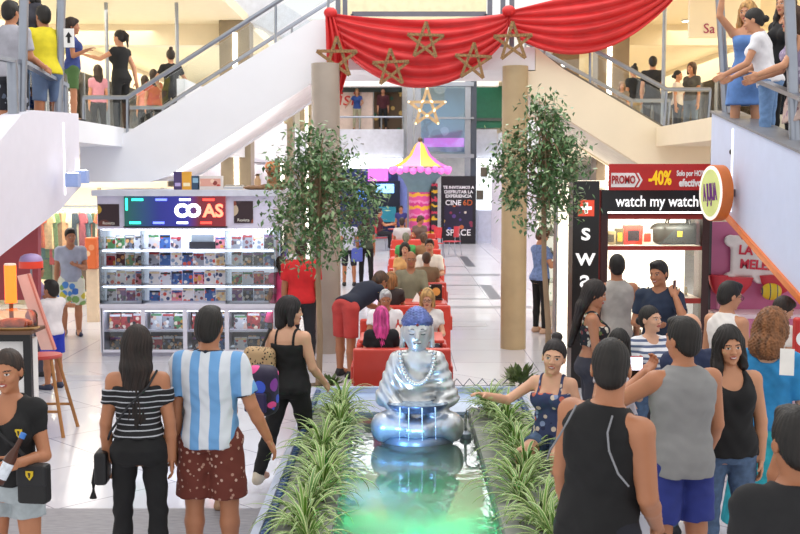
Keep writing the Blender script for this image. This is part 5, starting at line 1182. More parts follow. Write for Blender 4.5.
def hair_prims(style, L=.3):
    cap = lambda o: [ell((0, -.014, .114), (.074 + o, .094 + o, .094 + o), 0)]
    # a plane through the hairline: keeps what lies above / behind
    def line(zf, zb, yf=.085, yb=-.06):
        n = Vector((0, zf - zb, -(yf - yb))).normalized(); return half(n, n.dot(Vector((0, yf, zf))))
    if style == 'bald': return [ell((0, -.02, .09), (.080, .092, .05), 0), ('&',) + half((0, 0, 1), .085)[1:], line(.20, .02), half((0, 1, 0), .0)]
    if style == 'short': return cap(.011) + [ell((0, .05, .185), (.055, .045, .026), .03), ell((0, -.06, .05), (.064, .05, .06), .03), line(.150, -.015)]
    if style == 'crop': return cap(.006) + [ell((0, -.06, .05), (.062, .046, .05), .03), line(.155, .0)]
    if style == 'pixie': return cap(.018) + [ell((0, -.065, .05), (.068, .05, .07), .03), ell((0, .06, .165), (.06, .04, .03), .03), line(.135, -.03)]
    if style in ('bun', 'topbun', 'pony'):
        b = cap(.010) + [ell((0, -.06, .06), (.066, .05, .06), .03), line(.150, .01)]
        if style == 'bun': b += [ell((0, -.128, .07), (.04, .034, .038), .01)]
        elif style == 'topbun': b += [ell((0, -.05, .225), (.040, .040, .034), .01)]
        else: b += [rcone((0, -.10, .17), (0, -.15, .10), .026, .034, .02), rcone((0, -.15, .10), (0, -.15, -.08), .034, .014, .02)]
        return b
    if style == 'bob':
        b = cap(.018) + [rcone((.072, .008, .11), (.082, .012, -.02), .034, .030, .02), rcone((-.072, .008, .11), (-.082, .012, -.02), .034, .030, .02), rcone((0, -.06, .1), (0, -.065, -.03), .07, .062, .03)]
        return b + [('-',) + ell((0, .085, .055), (.060, .075, .088), 0)[1:]]
    if style in ('long', 'longfront', 'back'):
        b = cap(.015)
        zb = .05 - L
        b += [rcone((.050, -.040, .10), (.062, -.070, -.05), .048, .040, .03), rcone((-.050, -.040, .10), (-.062, -.070, -.05), .048, .040, .03),
              rcone((0, -.055, .08), (0, -.085, -.06), .066, .052, .03),
              rcone((.045, -.085, -.05), (.042, -.088, zb), .050, .022, .03), rcone((-.045, -.085, -.05), (-.042, -.088, zb + .02), .050, .022, .03), rcone((0, -.09, -.05), (.004, -.095, zb - .03), .046, .022, .03)]
        if style == 'longfront':
            b += [rcone((.070, .010, .11), (.082, .030, -.05), .028, .032, .02), rcone((.082, .030, -.05), (.085, .062, -.20), .034, .016, .02),
                  rcone((-.070, .010, .11), (-.082, .025, -.05), .028, .030, .02)]
        return b + [('-',) + ell((0, .092, .052), (.058, .085, .092), 0)[1:]]
    if style == 'curly':
        b = cap(.032) + [ell((.06, -.03, .06), (.066, .075, .085), .03), ell((-.06, -.03, .06), (.066, .075, .085), .03), ell((.035, -.07, -.04), (.085, .07, .10), .03), ell((-.035, -.07, -.04), (.085, .07, .10), .03)]
        return b + [('-',) + ell((0, .098, .052), (.056, .085, .095), 0)[1:]]
def hair_mesh(style, L, vox):
    vq = .0055 if vox < .011 else (.007 if vox < .016 else .011)
    key = (style, L, vq)
    if key in HAIRC: return HAIRC[key]
    def disp(X, Y, Z):
        a = np.arctan2(X, -(Y + .014))
        if style == 'curly': return .008 * np.sin(X * 190 + 2 * np.sin(Z * 60)) * np.sin(Z * 170 + 2 * np.sin(Y * 70)) * np.sin(Y * 180 + X * 40) - .003
        am = .0032 if style in ('long', 'longfront', 'back', 'bob', 'pony') else .0018
        return am * np.sin(a * 24 + 3 * np.sin(Z * 25) + X * 60) * np.ones_like(Z)
    HAIRC[key] = sdf_mesh(hair_prims(style, L), vq, disp); return HAIRC[key]

def xf(V, M):
    A = np.array(M, dtype=np.float32); return V @ A[:3, :3].T + A[:3, 3]
class Body: pass
PEOPLE = []
def wrinkle(H, seed):
    def f(X, Y, Z):
        q = np.sin(X * 17 + seed) + np.sin(Y * 21 + seed * 1.7)
        return .0028 * np.sin(Z * 62 + X * 34 + 2.2 * q) * np.sin(Z * 13 + Y * 9 + seed) + .0022 * np.sin(Z * 38 - X * 48 + 1.5 * q)
    return f
def person(label, px=None, py=None, d=None, face=0, sex='m', skin='#c08a68', hair=('short', '#1c1512', .3), H=None, z=0.0, X=None, seat=None, lean=0, side=0,
           aL=(-.14, .0, -1, -.04, .12, -1), aR=(.14, .0, -1, .04, .12, -1), lL=None, lR=None, head=(0, 0, 0), curl=(.45, .45), top=None, bot=None, shoe='#26262a',
           wf=1.0, hs=1.0, smile=False, group=None, thumb=(None, None), extra=None, feet=True, collar=None):
    if X is None: X = P(px, py, d).x
    if H is None: H = P(px, py, d).z - z
    root = thing('person', label, 'person', (X, d, z), face, group)
    vox = min(.030, max(.0095, d * .00118))
    tab = TM if sex == 'm' else TF
    f = sex == 'f'
    thigh, shin, hz = .238 * H, .237 * H, None
    lL = lL or (-.05, .02, -1, -.02, -.02, -1); lR = lR or (.05, .02, -1, .02, -.02, -1)
    if seat is not None:
        lL = (-.12, 1, -.05, -.02, -.05, -1) if lL[2] == -1 else lL; lR = (.12, 1, -.05, .02, -.05, -1) if lR[2] == -1 else lR
    n = lambda a: Vector(a).normalized()
    hw = .054 * H
    def leg(l, s):
        hip = Vector((s * hw, 0, 0)); kn = hip + n(l[:3]) * thigh; an = kn + n(l[3:6]) * shin; return hip, kn, an
    Ls = [leg(lL, -1), leg(lR, 1)]
    low = min(Ls[0][2].z, Ls[1][2].z) - .042 * H
    hipz = -low if seat is None else seat + .075 * H
    hipc = Vector((0, 0, hipz))
    Ls = [tuple(p + hipc for p in q) for q in Ls]
    # torso frame: unit coordinates where z = .51 H is the hip joint
    T = Matrix.Translation(hipc) @ Euler((-R(lean), R(side), 0), 'XYZ').to_matrix().to_4x4() @ Matrix.Translation((0, 0, -.51 * H))
    tp = lambda x, y, zz: T @ Vector((x * H, y * H, zz * H))
    hsz = 1.05 * H / 1.75 * hs
    piv = tp(0, .004 + lean * .0002, 1.0 - .206 * 1.05 / 1.75 * hs)
    HM = Matrix.Translation(piv) @ (Matrix.Rotation(R(head[0]), 4, 'Z') @ Matrix.Rotation(R(head[1]), 4, 'X') @ Matrix.Rotation(R(head[2]), 4, 'Y')) @ Matrix.Scale(hsz, 4)
    sw = (.100 if sex == 'm' else .087) * (1 + (wf - 1) * .55); sz = .792
    q = (1 + (wf - 1) * .8) * (.92 if sex == 'm' else .82)
    As = []
    for s, a in ((-1, aL), (1, aR)):
        sh = tp(s * sw, -.006, sz); el = sh + n(a[:3]) * .168 * H; wr = el + n(a[3:6]) * .150 * H; As.append((sh, el, wr))
    ra = [.034 * H * q, .0265 * H * q, .0255 * H * q, .0165 * H]
    rl = [.056 * H * (q if f is False else 1.06 * q), .037 * H * q, .036 * H * q, .023 * H]
    B = [torso_sdf(T, H, tab, wf, 0, .47, .84, .02)]
    bust = []
    if f:
        bust = [(tp(s * .042, .048, .725), (.043 * H, .040 * H, .043 * H)) for s in (-1, 1)]
        B += [ell(c, r, .03) for c, r in bust]
    B += [rcone(tp(0, -.008, .79), piv + HM.to_3x3() @ Vector((0, -.004, .02)), .034 * H * (1.05 if sex == 'm' else .86) * (1 + .6 * (wf - 1)), .030 * H * (1.05 if sex == 'm' else .9), .03)]
    for s, (sh, el, wr) in zip((-1, 1), As):
        B += [rcone(tp(s * .04, -.006, .80), sh, .030 * H, ra[0] * .92, .03), rcone(sh, el, ra[0], ra[1], .03), rcone(el, el.lerp(wr, .35), ra[1] * .98, ra[2] * 1.02, .01), rcone(el.lerp(wr, .35), wr, ra[2] * 1.02, ra[3], .01)]
    for s, (hp, kn, an) in zip((-1, 1), Ls):
        B += [rcone(hp, kn, rl[0], rl[1], .03), rcone(kn, kn.lerp(an, .35), rl[1] * .97, rl[2] * 1.05, .02), rcone(kn.lerp(an, .35), an, rl[2] * 1.05, rl[3], .02), rcone(an, an + Vector((0, .09 * H, -.024 * H)), .024 * H, .018 * H, .02)]
    V, Q = sdf_mesh(B, vox); parts = [(V, Q, np.zeros(len(Q), int))]
    hv, hq, hm = head_mesh(sex, vox, smile); parts.append((xf(hv, HM), hq, hm))
    for i, (s, (sh, el, wr)) in enumerate(zip((-1, 1), As)):
        v, qd = hand_mesh(curl[i], vox)
        dd = (wr - el).normalized(); t = Vector(thumb[i]) if thumb[i] else Vector((0, 1, 0)) + Vector((0, 0, .4)) * (1 if dd.z > -.8 else 0)
        t = (t - dd * t.dot(dd)); t = t.normalized() if t.length > .05 else dd.orthogonal().normalized()
        nx = t.cross(-dd)                      # palm faces -nx for a right hand
        M = Matrix((nx, t, -dd)).transposed().to_4x4()
        if s < 0: M = M @ Matrix.Scale(-1, 4, (1, 0, 0))
        M = Matrix.Translation(wr) @ M @ Matrix.Scale(H / 1.75 * (1.0 if sex == 'm' else .92), 4)
        parts.append((xf(v, M), qd if s > 0 else qd[:, ::-1], np.zeros(len(qd), int)))
    o = 0; VV = []; QQ = []; MI = []
    for v, qd, m in parts: VV.append(v); QQ.append(qd + o); MI.append(m); o += len(v)
    hc = hair[1]
    sk = mat(skin, .5, nz=.05, ns=9)
    body = link(bpy.data.objects.new('body', mesh_from('body', np.concatenate(VV), np.concatenate(QQ), [sk, mat('#d8d2cc', .25), mat('#1d1410' if hc not in ('#8a8a88',) else '#4a4440', .5), mat('#a8564e', .45)], np.concatenate(MI), True)), root)
    # hair
    if hair[0]:
        hv, hq = hair_mesh(hair[0], hair[2] if len(hair) > 2 else .3, vox)
        link(bpy.data.objects.new('hair', mesh_from('hair', xf(hv, HM), hq, hairmat(hc), None, True)), root)
    # clothes
    J = Body(); J.__dict__.update(T=T, H=H, tp=tp, As=As, Ls=Ls, ra=ra, rl=rl, vox=vox, HM=HM, root=root, wf=wf, tab=tab, bust=bust, sw=sw, X=X, Y=d, z=z, face=face, hipc=hipc)
    J.world = lambda v: Matrix.Translation((X, d, z)) @ Matrix.Rotation(R(face), 4, 'Z') @ Vector(v)
    if bot:
        kind, m = bot[0], bot[1]; op = dict(off=.010, t=1.0, fl=1.0, name={'pants': 'trousers'}.get(kind, kind)); op.update(bot[2] if len(bot) > 2 else {})
        off = op['off']
        if kind in ('pants', 'shorts', 'jeans'):
            t = op['t'] if kind != 'shorts' else op.get('t') if op['t'] != 1.0 else .8
            G_ = [torso_sdf(T, H, tab, wf, min(off, .006), .47, op.get('waist', .58), .02)]
            for hp, kn, an in Ls:
                if kind == 'shorts':
                    G_.append(rcone(hp, hp.lerp(kn, t), rl[0] + off, (rl[0] + (rl[1] - rl[0]) * t) + off * op['fl'] * 2, .03, True))
                    G_.append(ell(hp, (rl[0] + off,) * 3, .03))
                else:
                    G_ += [rcone(hp, kn, rl[0] + off, rl[1] + off * op['fl'], .03), rcone(kn, kn.lerp(an, .35), rl[1] + off * op['fl'], rl[2] * 1.05 + off * op['fl'], .02), rcone(kn.lerp(an, .35), kn.lerp(an, .97), rl[2] * 1.05 + off * op['fl'], rl[3] + off * op['fl'], .02, False)]
            sdf_obj(op['name'], G_, vox, m, root, disp=wrinkle(H, len(label) + 3) if d < 12 else None)
        elif kind == 'skirt':
            G_ = [torso_sdf(T, H, tab, wf, off, op['hem'], .60, .02, op.get('flare', .35), True)]
            sdf_obj(op['name'], G_, vox, m, root)
    if top:
        kind, m = top[0], top[1]; op = dict(off=.011, hem=.50, sl=.55, neck=(.046, .032), name={'tee': 't_shirt', 'tank': 'tank_top', 'dress': 'dress', 'off': 'off_shoulder_top', 'shirt': 'shirt', 'cami': 'camisole_top'}[kind], fl=0.0, waist=0)
        op.update(top[2] if len(top) > 2 else {})
        off = op['off']; ztop = .842
        if op['hem'] < .60: off = max(off, .017)
        G_ = [torso_sdf(T, H, tab, wf, off, op['hem'], ztop, .03, op['fl'], True)]
        G_ += [ell(c, [v + off for v in r], .03) for c, r in bust]
        if kind == 'dress' or op['hem'] < .45: pass
        if kind in ('tee', 'shirt', 'dress') and op['sl'] > 0:
            for s, (sh, el, wr) in zip((-1, 1), As):
                sl = op['sl']; loose = op.get('loose', .012)
                G_.append(rcone(tp(s * .04, -.006, .795), sh, .033 * H + off * .6, ra[0] + off * .9, .03))
                G_.append(ell(sh, (ra[0] + off,) * 3, .02))
                e = sh.lerp(el, min(1, sl)); G_.append(rcone(sh, e, ra[0] + off, (ra[0] + (ra[1] - ra[0]) * min(1, sl)) + loose, .02, True))
                if sl > 1: G_.append(rcone(el, el.lerp(wr, min(.95, sl - 1)), ra[1] + loose, ra[3] + loose * .8, .015, False))
        if kind == 'off':
            for s, (sh, el, wr) in zip((-1, 1), As):
                G_.append(rcone(sh.lerp(el, .22), sh.lerp(el, op['sl']), ra[0] + off, ra[1] + .014, .03, True))
            G_.append(frame_half(T, 2, .775 * H, 1))
        nw, nd = op['neck']
        if kind in ('tee', 'shirt', 'dress', 'tank'):
            c = tp(0, .02, .865); G_.append(('-',) + ell(c, (nw * H * 1.15, .075 * H, .05 * H), 0, T)[1:])
            c = tp(0, .062, .85); G_.append(('-',) + ell(c, (nw * H, .055 * H, (.02 + nd) * H), 0, T)[1:])
            bd = op.get('back', 0)
            if bd: G_.append(('-',) + ell(tp(0, -.062, .85), (nw * H * 1.05, .055 * H, (.02 + bd) * H), 0, T)[1:])
        if kind == 'tank':
            sw_ = op.get('strap', .075)
            for s in (-1, 1):
                c = tp(s * (sw_ + .055), -.003, .80); G_.append(('-',) + ell(c, (.052 * H, .12 * H, .075 * H), 0, T)[1:])
        if kind == 'cami':
            G_.append(frame_half(T, 2, .755 * H, 1))
            sx = .052
            stp = []
            for s in (-1, 1):
                sh = As[0 if s < 0 else 1][0]
                stp = [torso_sdf(T, H, tab, wf, .011, .72, .842, .02), rcone(tp(s * .04, -.006, .80), sh, .030 * H + .011, ra[0] * .92 + .011, .03)] + [ell(c, [v + .011 for v in r], .03) for c, r in bust]
                a_, b_ = sorted((s * (sx - .006) * H, s * (sx + .006) * H))
                stp += [frame_half(T, 0, b_, 1), frame_half(T, 0, a_, -1), frame_half(T, 2, .735 * H, -1)]
                sdf_obj('strap', stp, min(vox, .006), op.get('strapmat', m), root)
        sdf_obj(op['name'], G_, vox, m, root, disp=wrinkle(H, len(label)) if d < 12 else None)
    if feet:
        for s, (hp, kn, an) in zip((-1, 1), Ls):
            fr = (kn - an).normalized(); fw = Vector((s * .18, 1, 0)); fw = (fw - fr * fw.dot(fr) * (0 if fr.z > .75 else .6)).normalized()
            if fr.z < .75: fw = (fw + Vector((0, 0, -.3))).normalized()
            b = an + Vector((0, 0, -.022 * H)); 
            sp = [rcone(b - fw * .022 * H, b + fw * .10 * H - Vector((0, 0, .004 * H)), .027 * H, .021 * H, .01), rcone(an, b, .029 * H, .028 * H, .02), half((0, 0, -1), -(an.z - .0415 * H) if an.z < .06 * H else 9)]
            sdf_obj('shoe', sp, max(.008, vox * .8), mat(shoe, .6), root)
    PEOPLE.append(J)
    return J
# ------------------------------------------------------------------ the crowd
SK = dict(a='#c48c6a', b='#b57a58', c='#a86e4c', d='#d6a486', e='#cf9a7c', f='#9a6444')
BK = '#17120f'; DB = '#2c1d15'; BR = '#4a3222'
def cl(c, **k): return mat(c, k.get('rough', .85), nz=k.get('nz', .12), ns=k.get('ns', 9), bump=k.get('bump', .25))
JEAN = cl('#4f6684', ns=30, nz=.2); BLK = cl('#161618'); BLK2 = cl('#1d1d20')
ARG = ramp_mat('X', .128, [(0, '#d6dce4'), (.5, '#6fa4d8')], .8, offset=.25)
STRIPE = ramp_mat('Z', .036, [(0, '#17171b'), (.80, '#b9bcc4')], .8)
NAVYSTR = ramp_mat('Z', .046, [(0, '#e6e6ea'), (.55, '#5a6684')], .8)
DOTS = spot_mat('#6a3228', ['#b08878', '#c8a89a'], 26, .9, .26)
FLOR = spot_mat('#dfe4d2', ['#d8cc4a', '#4a7ac8', '#8ab06a', '#e8e8d8', '#5a94d8'], 9, .9, .55)
FLORAL = spot_mat('#26262c', ['#b8b0a0', '#6a7a4a', '#8a4a4a', '#d0c8b8'], 22, .9, .42)
LEO = spot_mat('#c0a078', ['#2a1c14', '#3a2818'], 40, .7, .32)
PE = {}
# --- front left group
PE['logo'] = person('woman in black V-neck tee with shield badge and denim shorts holding a bottle', 9, 352, 6.2, 172, 'f', SK['b'], ('bun', DB), top=('tee', BLK, dict(neck=(.055, .085), sl=.5, hem=.53, loose=.006)), bot=('shorts', cl('#a7b0b4', ns=24), dict(t=.42, fl=1.3)),
    aL=(-.22, .05, -1, .20, .95, .06), aR=(.2, -.05, -1, .1, .1, -1), head=(4, -4, 3), curl=(1.2, .5), thumb=((.3, 0, 1), None), smile=True, wf=1.02)
PE['stripe'] = person('woman with long dark hair in striped off-shoulder top and black trousers, seen from behind', 137, 328, 6.95, 4, 'f', SK['b'], ('back', '#20140f', .44), top=('off', STRIPE, dict(hem=.575, sl=.55, off=.013)), bot=('pants', BLK, dict(off=.006, waist=.615)), wf=1.08, aL=(-.20, -.04, -1, -.02, .18, -1), aR=(.17, 0, -1, .02, .12, -1), lL=(-.06, .03, -1, -.01, -.03, -1), lR=(.06, -.02, -1, .0, -.05, -1))
PE['jersey'] = person('man in light blue and white striped football jersey and dotted brown shorts, from behind', 209, 309, 7.1, -6, 'm', SK['b'], ('short', BK), top=('tee', ARG, dict(off=.024, hem=.485, sl=.72, loose=.022, neck=(.045, .03))), bot=('shorts', DOTS, dict(off=.02, t=.92, fl=1.5)), aL=(-.16, -.05, -1, -.03, .10, -1), aR=(.34, .05, -1, .38, .35, -1), wf=1.04, head=(0, 0, 0))
PE['hidden'] = person('short person in black sleeveless top mostly hidden in front of the jersey man', 204, 318, 8.5, 0, 'f', SK['b'], ('short', BK), H=1.50, top=('tank', BLK2, dict(strap=.1)), bot=('skirt', BLK2, dict(hem=.33)), wf=1.15, aL=(-.3, .1, -1, -.1, .2, -1), aR=(.2, .3, -1, .1, .3, -1), lL=(-.04, .02, -1, -.02, -.02, -1), shoe='#b08a6a')
PE['leo'] = person('woman in black strappy camisole looking right with a leopard print bag', 289, 297, 9.25, -22, 'f', SK['d'], ('bob', '#1a1416'), top=('cami', BLK, dict(hem=.50, off=.010)), bot=('pants', BLK, dict(off=.012)), head=(-62, -4, 0), aL=(-.25, -.15, -1, -.1, .4, -1), aR=(.22, .12, -1, .1, .75, -.65), lL=(-.05, -.42, -1, -.05, -.62, -1), lR=(.06, .25, -1, .0, -.1, -1), wf=1.12, shoe='#d8cdb8')
# --- behind the stall / left shops
PE['grey'] = person('man in grey tee and floral shorts walking past the clothes shop', 70, 229, 17.9, 196, 'm', SK['b'], ('short', BK), top=('tee', cl('#a9b0c2'), dict(off=.02, loose=.02)), bot=('shorts', FLOR, dict(off=.022, t=.95, fl=1.4)), aL=(-.16, .05, -1, .5, .8, .25), aR=(.16, -.1, -1, .05, .1, -1), lL=(-.02, .05, -1, 0, -.05, -1), lR=(.08, .22, -1, .0, -.18, -1), shoe='#2b3350', head=(14, -6, 0))
PE['kid'] = person('child in white tee and bright blue shorts behind the wooden stool', 51, 278, 13.4, 60, 'm', SK['c'], ('short', BK), hs=1.18, H=1.32, top=('tee', cl('#e6e0e2'), dict(off=.018, loose=.018, hem=.5)), bot=('shorts', cl('#2438b0'), dict(off=.018, t=.8)), aL=(-.2, .3, -1, 0, .5, -.6), aR=(.2, .5, -.8, -.2, .8, -.1), shoe='#2a3048')
PE['lav'] = person('woman in lavender top behind the child near the red wall', 36, 262, 14.3, -60, 'f', SK['b'], ('back', BK, .3), top=('tee', cl('#a892b4'), {}), bot=('pants', cl('#4a4a58'), {}), aL=(-.2, .4, -.8, .1, .9, -.3), aR=(.1, .5, -.8, .0, .9, -.2))
PE['red'] = person('broad person in plain red tee seen from behind under the left tree', 301, 240, 15.0, 0, 'm', SK['c'], ('short', DB), top=('tee', cl('#cc2226'), dict(off=.025, loose=.025, sl=.7)), bot=('pants', cl('#26262c'), {}), wf=1.12)
PE['pink'] = person('child in bright pink dress beside the person in red tee', 281, 257, 16.0, 0, 'f', SK['b'], ('pony', DB), hs=1.1, top=('dress', cl('#e0457c'), dict(hem=.33, fl=.3, sl=.4)))
# --- waiter and diners
PE['waiter'] = person('waiter in navy tee and red shorts bending over the nearest booth', 348, 300, 14.2, -42, 'm', SK['c'], ('short', BR), H=1.74, lean=66, head=(0, -40, 0), top=('tee', spot_mat('#1c2234', ['#c8a83a', '#1c2234', '#1c2234', '#20283c'], 4.5, .85, .3), dict(off=.018, loose=.018)), bot=('shorts', cl('#b8403c'), dict(off=.016, t=.92)), aL=(.05, .55, -.8, .1, .8, -.3), aR=(.0, .5, -.9, -.05, .8, -.35), X=-.70, lL=(-.07, .06, -1, -.02, .0, -1), lR=(.07, -.06, -1, .02, -.05, -1), shoe='#1a1a1e')
bt = lambda i: BXS[i][0]
def diner(label, px, i, far_, H, sex, skin, hair, topc, dy=0, **k):
    y = bt(i) + (1.85 if far_ else .25) + dy
    kw = dict(top=('tee', cl(topc), dict(off=.018, loose=.018)), bot=('pants', cl('#3a3f52'), {}))
    kw.update(k); st_ = kw.pop('seat', .35 if i == 0 else .44)
    return person(label, px, 0, y, kw.pop('face', 180 if far_ else 0), sex, skin, hair, H=H, seat=st_, aL=kw.pop('aL', (-.22, .35, -.9, .25, 1, .02)), aR=kw.pop('aR', (.22, .35, -.9, -.2, 1, .05)), lL=(-.10, 1, -.04, 0, -.02, -1), lR=(.10, 1, -.04, 0, -.02, -1), **kw)
diner('woman with bright pink hair in black top, from behind in the nearest booth', 381, 0, False, 1.46, 'f', SK['d'], ('back', '#e0458e', .36), '#1a1a1e')
diner('grey haired man in white tee facing the viewer in the nearest booth', 385, 0, True, 1.50, 'm', SK['c'], ('short', '#a8a8aa'), '#e4e2e6', head=(6, -14, 0))
diner('woman with blonde bob and glasses in pale top in the nearest booth', 428, 0, True, 1.52, 'f', SK['d'], ('bob', '#b08a54'), '#dcd8d6', head=(-4, -16, 0))
diner('person with light brown hair seen from behind in the second booth', 391, 1, False, 1.42, 'f', SK['a'], ('bob', '#9a6a3e'), '#3a3030')
diner('bald man with glasses and olive shirt in the second booth', 411, 1, True, 1.74, 'm', SK['c'], ('bald', '#6a5a50'), '#7e7c68', head=(4, 4, 0), top=('shirt', cl('#87836c'), dict(sl=1.5, off=.02)))
diner('woman with dark hair and open face in the third booth', 405, 2, True, 1.62, 'f', SK['d'], ('bob', BK), '#e0b070', dy=.02)
diner('man in white shirt facing the viewer in the third booth', 430, 2, True, 1.74, 'm', SK['a'], ('short', DB), '#f0ece2', top=('shirt', cl('#efe9dd'), dict(sl=.8, off=.02)))
diner('person in brown top with back turned in the third booth', 427, 2, False, 1.5, 'm', SK['a'], ('short', BR), '#8a7458')
diner('person in bright green tee with back turned in the fourth booth', 406, 3, False, 1.60, 'm', SK['a'], ('short', '#6a6a5a'), '#4aa05a')
diner('person with brown hair beside the green tee in the fourth booth', 424, 3, False, 1.58, 'f', SK['a'], ('pixie', BR), '#8a6a4a')
diner('person in pale tee turned away in the farthest booth', 402, 4, False, 1.7, 'm', SK['b'], ('short', DB), '#c8c4c4')
diner('woman in checked brown shirt looking down in the farthest booth', 420, 4, True, 1.7, 'f', SK['b'], ('pixie', BR), '#6a5850', head=(60, -20, 0))
person('person in maroon top sitting sideways at the far cafe table', 388, 0, 38.2, -80, 'm', SK['b'], ('short', BK), H=1.75, seat=.47, X=P(386, 0, 38.2).x - .25, top=('tee', cl('#5a2430'), {}), bot=('pants', cl('#22222a'), {}), aL=(-.2, .6, -.7, .2, 1, .1), aR=(.2, .6, -.7, -.2, 1, .1))
person('dark haired person standing behind the far cafe table', 401, 0, 39.6, 180, 'm', SK['b'], ('short', DB), H=1.5, top=('tee', cl('#3a3a7a'), {}), bot=('pants', cl('#2a2a34'), {}))
# couple walking behind the left tree
person('person in pale top and dark knee-length shorts walking behind the left tree', 349, 218, 26.0, 0, 'f', SK['c'], ('short', DB), top=('tee', cl('#b8bcd0'), {}), bot=('shorts', cl('#23242e'), dict(t=1.0 - .02)), H=1.66)
person('person in black trousers with a blue bag walking behind the left tree', 366, 214, 26.2, 0, 'f', SK['c'], ('back', DB, .25), top=('tee', cl('#3a4438'), {}), bot=('pants', BLK, {}), H=1.68)
# --- right side
PE['jewel'] = person('woman in blue top and black leggings at the jewellery showcase', 541, 228, 18.2, -62, 'f', SK['a'], ('pixie', '#5a3a26'), top=('tee', cl('#7088b8', nz=.3, ns=24), dict(off=.018, loose=.018)), bot=('pants', BLK, dict(off=.006)), aL=(-.1, .3, -1, .2, 1, .1), aR=(.1, .35, -1, -.1, 1, .2), head=(0, -22, 0), shoe='#c8a48a')
PE['floral'] = person('woman with very long dark hair and floral crop top looking right', 592, 284, 10.0, -92, 'f', SK['b'], ('back', '#1e1512', .46), H=1.64, top=('cami', FLORAL, dict(hem=.64, off=.014)), bot=('pants', cl('#3a3a44'), dict(waist=.58)), aL=(-.12, .05, -1, .3, .85, -.45), aR=(.16, .1, -1, -.2, .9, -.3), head=(-10, -14, 0))
PE['vest'] = person('man in pale grey sleeveless vest facing the watch shop window', 617, 255, 11.8, 6, 'm', SK['b'], ('crop', BK), top=('tank', cl('#b3aca6'), dict(hem=.47, off=.02, strap=.10, neck=(.05, .02))), bot=('shorts', cl('#5a5a60'), dict(t=.9)), wf=.98, aL=(-.2, 0, -1, -.05, .3, -1), aR=(.2, 0, -1, .05, .3, -1), head=(-8, 6, 0))
PE['phone'] = person('man in navy polo talking on a phone with one arm folded', 660, 262, 11.2, 152, 'm', SK['b'], ('short', BK), top=('tee', cl('#232f44'), dict(off=.016, loose=.016, sl=.7, neck=(.042, .02))), bot=('pants', cl('#3a3a44'), {}), aL=(-.35, .50, -.62, .42, -.28, .86), aR=(.22, .18, -1, -.9, .5, .0), head=(-14, -6, 4), curl=(1.1, .6), thumb=((0, -.4, 1), None), smile=True, wf=1.02)
PE['bunw'] = person('woman with top bun and patterned strappy top sitting on the pond edge', 553, 343, 8.35, 158, 'f', SK['d'], ('topbun', '#1c1416'), H=1.60, seat=.45, hs=1.12, top=('cami', spot_mat('#3a4468', ['#c86a5a', '#d8c8b8', '#2a3050', '#8a9ac0'], 18, .9, .4), dict(off=.012)), bot=('shorts', JEAN, dict(t=.5)), X=P(553, 343, 8.35).x, aL=(-.35, .1, -1, -.1, .5, -.7), aR=(.62, .60, -.45, .45, .75, .25), head=(8, 2, -6), smile=True)
PE['selfie'] = person('dark haired woman whose face shows just behind the black tank top man', 619, 331, 8.4, 168, 'f', SK['d'], ('longfront', BK, .32), top=('tee', cl('#c8c4cc'), dict(hem=.5)), bot=('pants', JEAN, {}), aL=(-.14, .5, -.85, .15, .85, .62), aR=(.15, .3, -.9, -.3, .8, .2), head=(-6, -4, 0), curl=(1.1, .5))
PE['bret'] = person('young woman in navy and white striped top looking to the right', 651, 316, 9.2, 192, 'f', SK['d'], ('bun', BK), H=1.50, top=('tee', NAVYSTR, dict(off=.014, hem=.5, neck=(.06, .04))), bot=('pants', JEAN, {}), head=(28, 6, 0))
PE['baldnavy'] = person('bald man in dark navy hooded top hidden behind the grey vest man', 690, 318, 7.9, 20, 'm', SK['e'], ('bald', '#8a6a58'), top=('tee', cl('#26304e'), dict(off=.02, sl=.9)), bot=('pants', JEAN, {}), H=1.60)
PE['whitetank'] = person('young man in white tank top and glasses by the pink stall', 728, 283, 9.6, -55, 'm', SK['a'], ('short', BK), top=('tank', cl('#ece6e0'), dict(strap=.1, off=.016, neck=(.05, .03))), bot=('shorts', cl('#4a5060'), dict(t=.9)), head=(-20, -12, 0))
PE['smallhead'] = person('short haired person in white top at the pink stall counter', 781, 298, 10.2, -70, 'f', SK['d'], ('pixie', '#2a201a'), top=('tee', cl('#efe8e0'), {}), bot=('pants', cl('#50505a'), {}), head=(-20, -20, 0))
PE['curly'] = person('woman with curly brown hair in turquoise dress, turned away at right', 771, 313, 7.6, -28, 'f', SK['d'], ('curly', '#7a4e2c'), top=('shirt', cl('#2c86be', nz=.2), dict(hem=.47, sl=.9, off=.022, loose=.035, neck=(.06, .03), back=.04, name='loose_top')), bot=('skirt', cl('#2fa6b4', nz=.3, ns=14), dict(hem=.10, flare=.14, off=.014)), aL=(-.2, .1, -1, .25, .55, -.8), aR=(.2, .2, -1, -.1, .8, -.5), wf=1.16, head=(-12, -16, 0))
PE['jeans'] = person('woman in black tank top and blue jeans with hair over her shoulder facing the viewer', 730, 328, 7.0, 178, 'f', SK['a'], ('longfront', '#17110f', .34), top=('tank', BLK, dict(off=.012, hem=.50, strap=.075, neck=(.062, .075))), bot=('pants', JEAN, dict(off=.010)), wf=1.20, aL=(-.20, .02, -1, .02, .14, -1), aR=(.18, -.06, -1, .05, .0, -1), head=(2, -4, 4), smile=True, lL=(-.06, .02, -1, -.03, 0, -1))
PE['greyvest'] = person('man in grey sleeveless shirt and blue shorts reaching left with a phone', 684, 320, 6.5, 14, 'm', SK['b'], ('short', BK), top=('tank', cl('#8c8c8c', nz=.06), dict(off=.024, hem=.47, strap=.105, neck=(.05, .02))), bot=('shorts', cl('#2a3680'), dict(off=.010, t=.85, fl=2)), wf=1.08, aL=(-.53, .65, -.55, .67, .2, .52), aR=(.2, .1, -1, .05, .5, -.8), curl=(1.0, .5), head=(14, -2, 0))
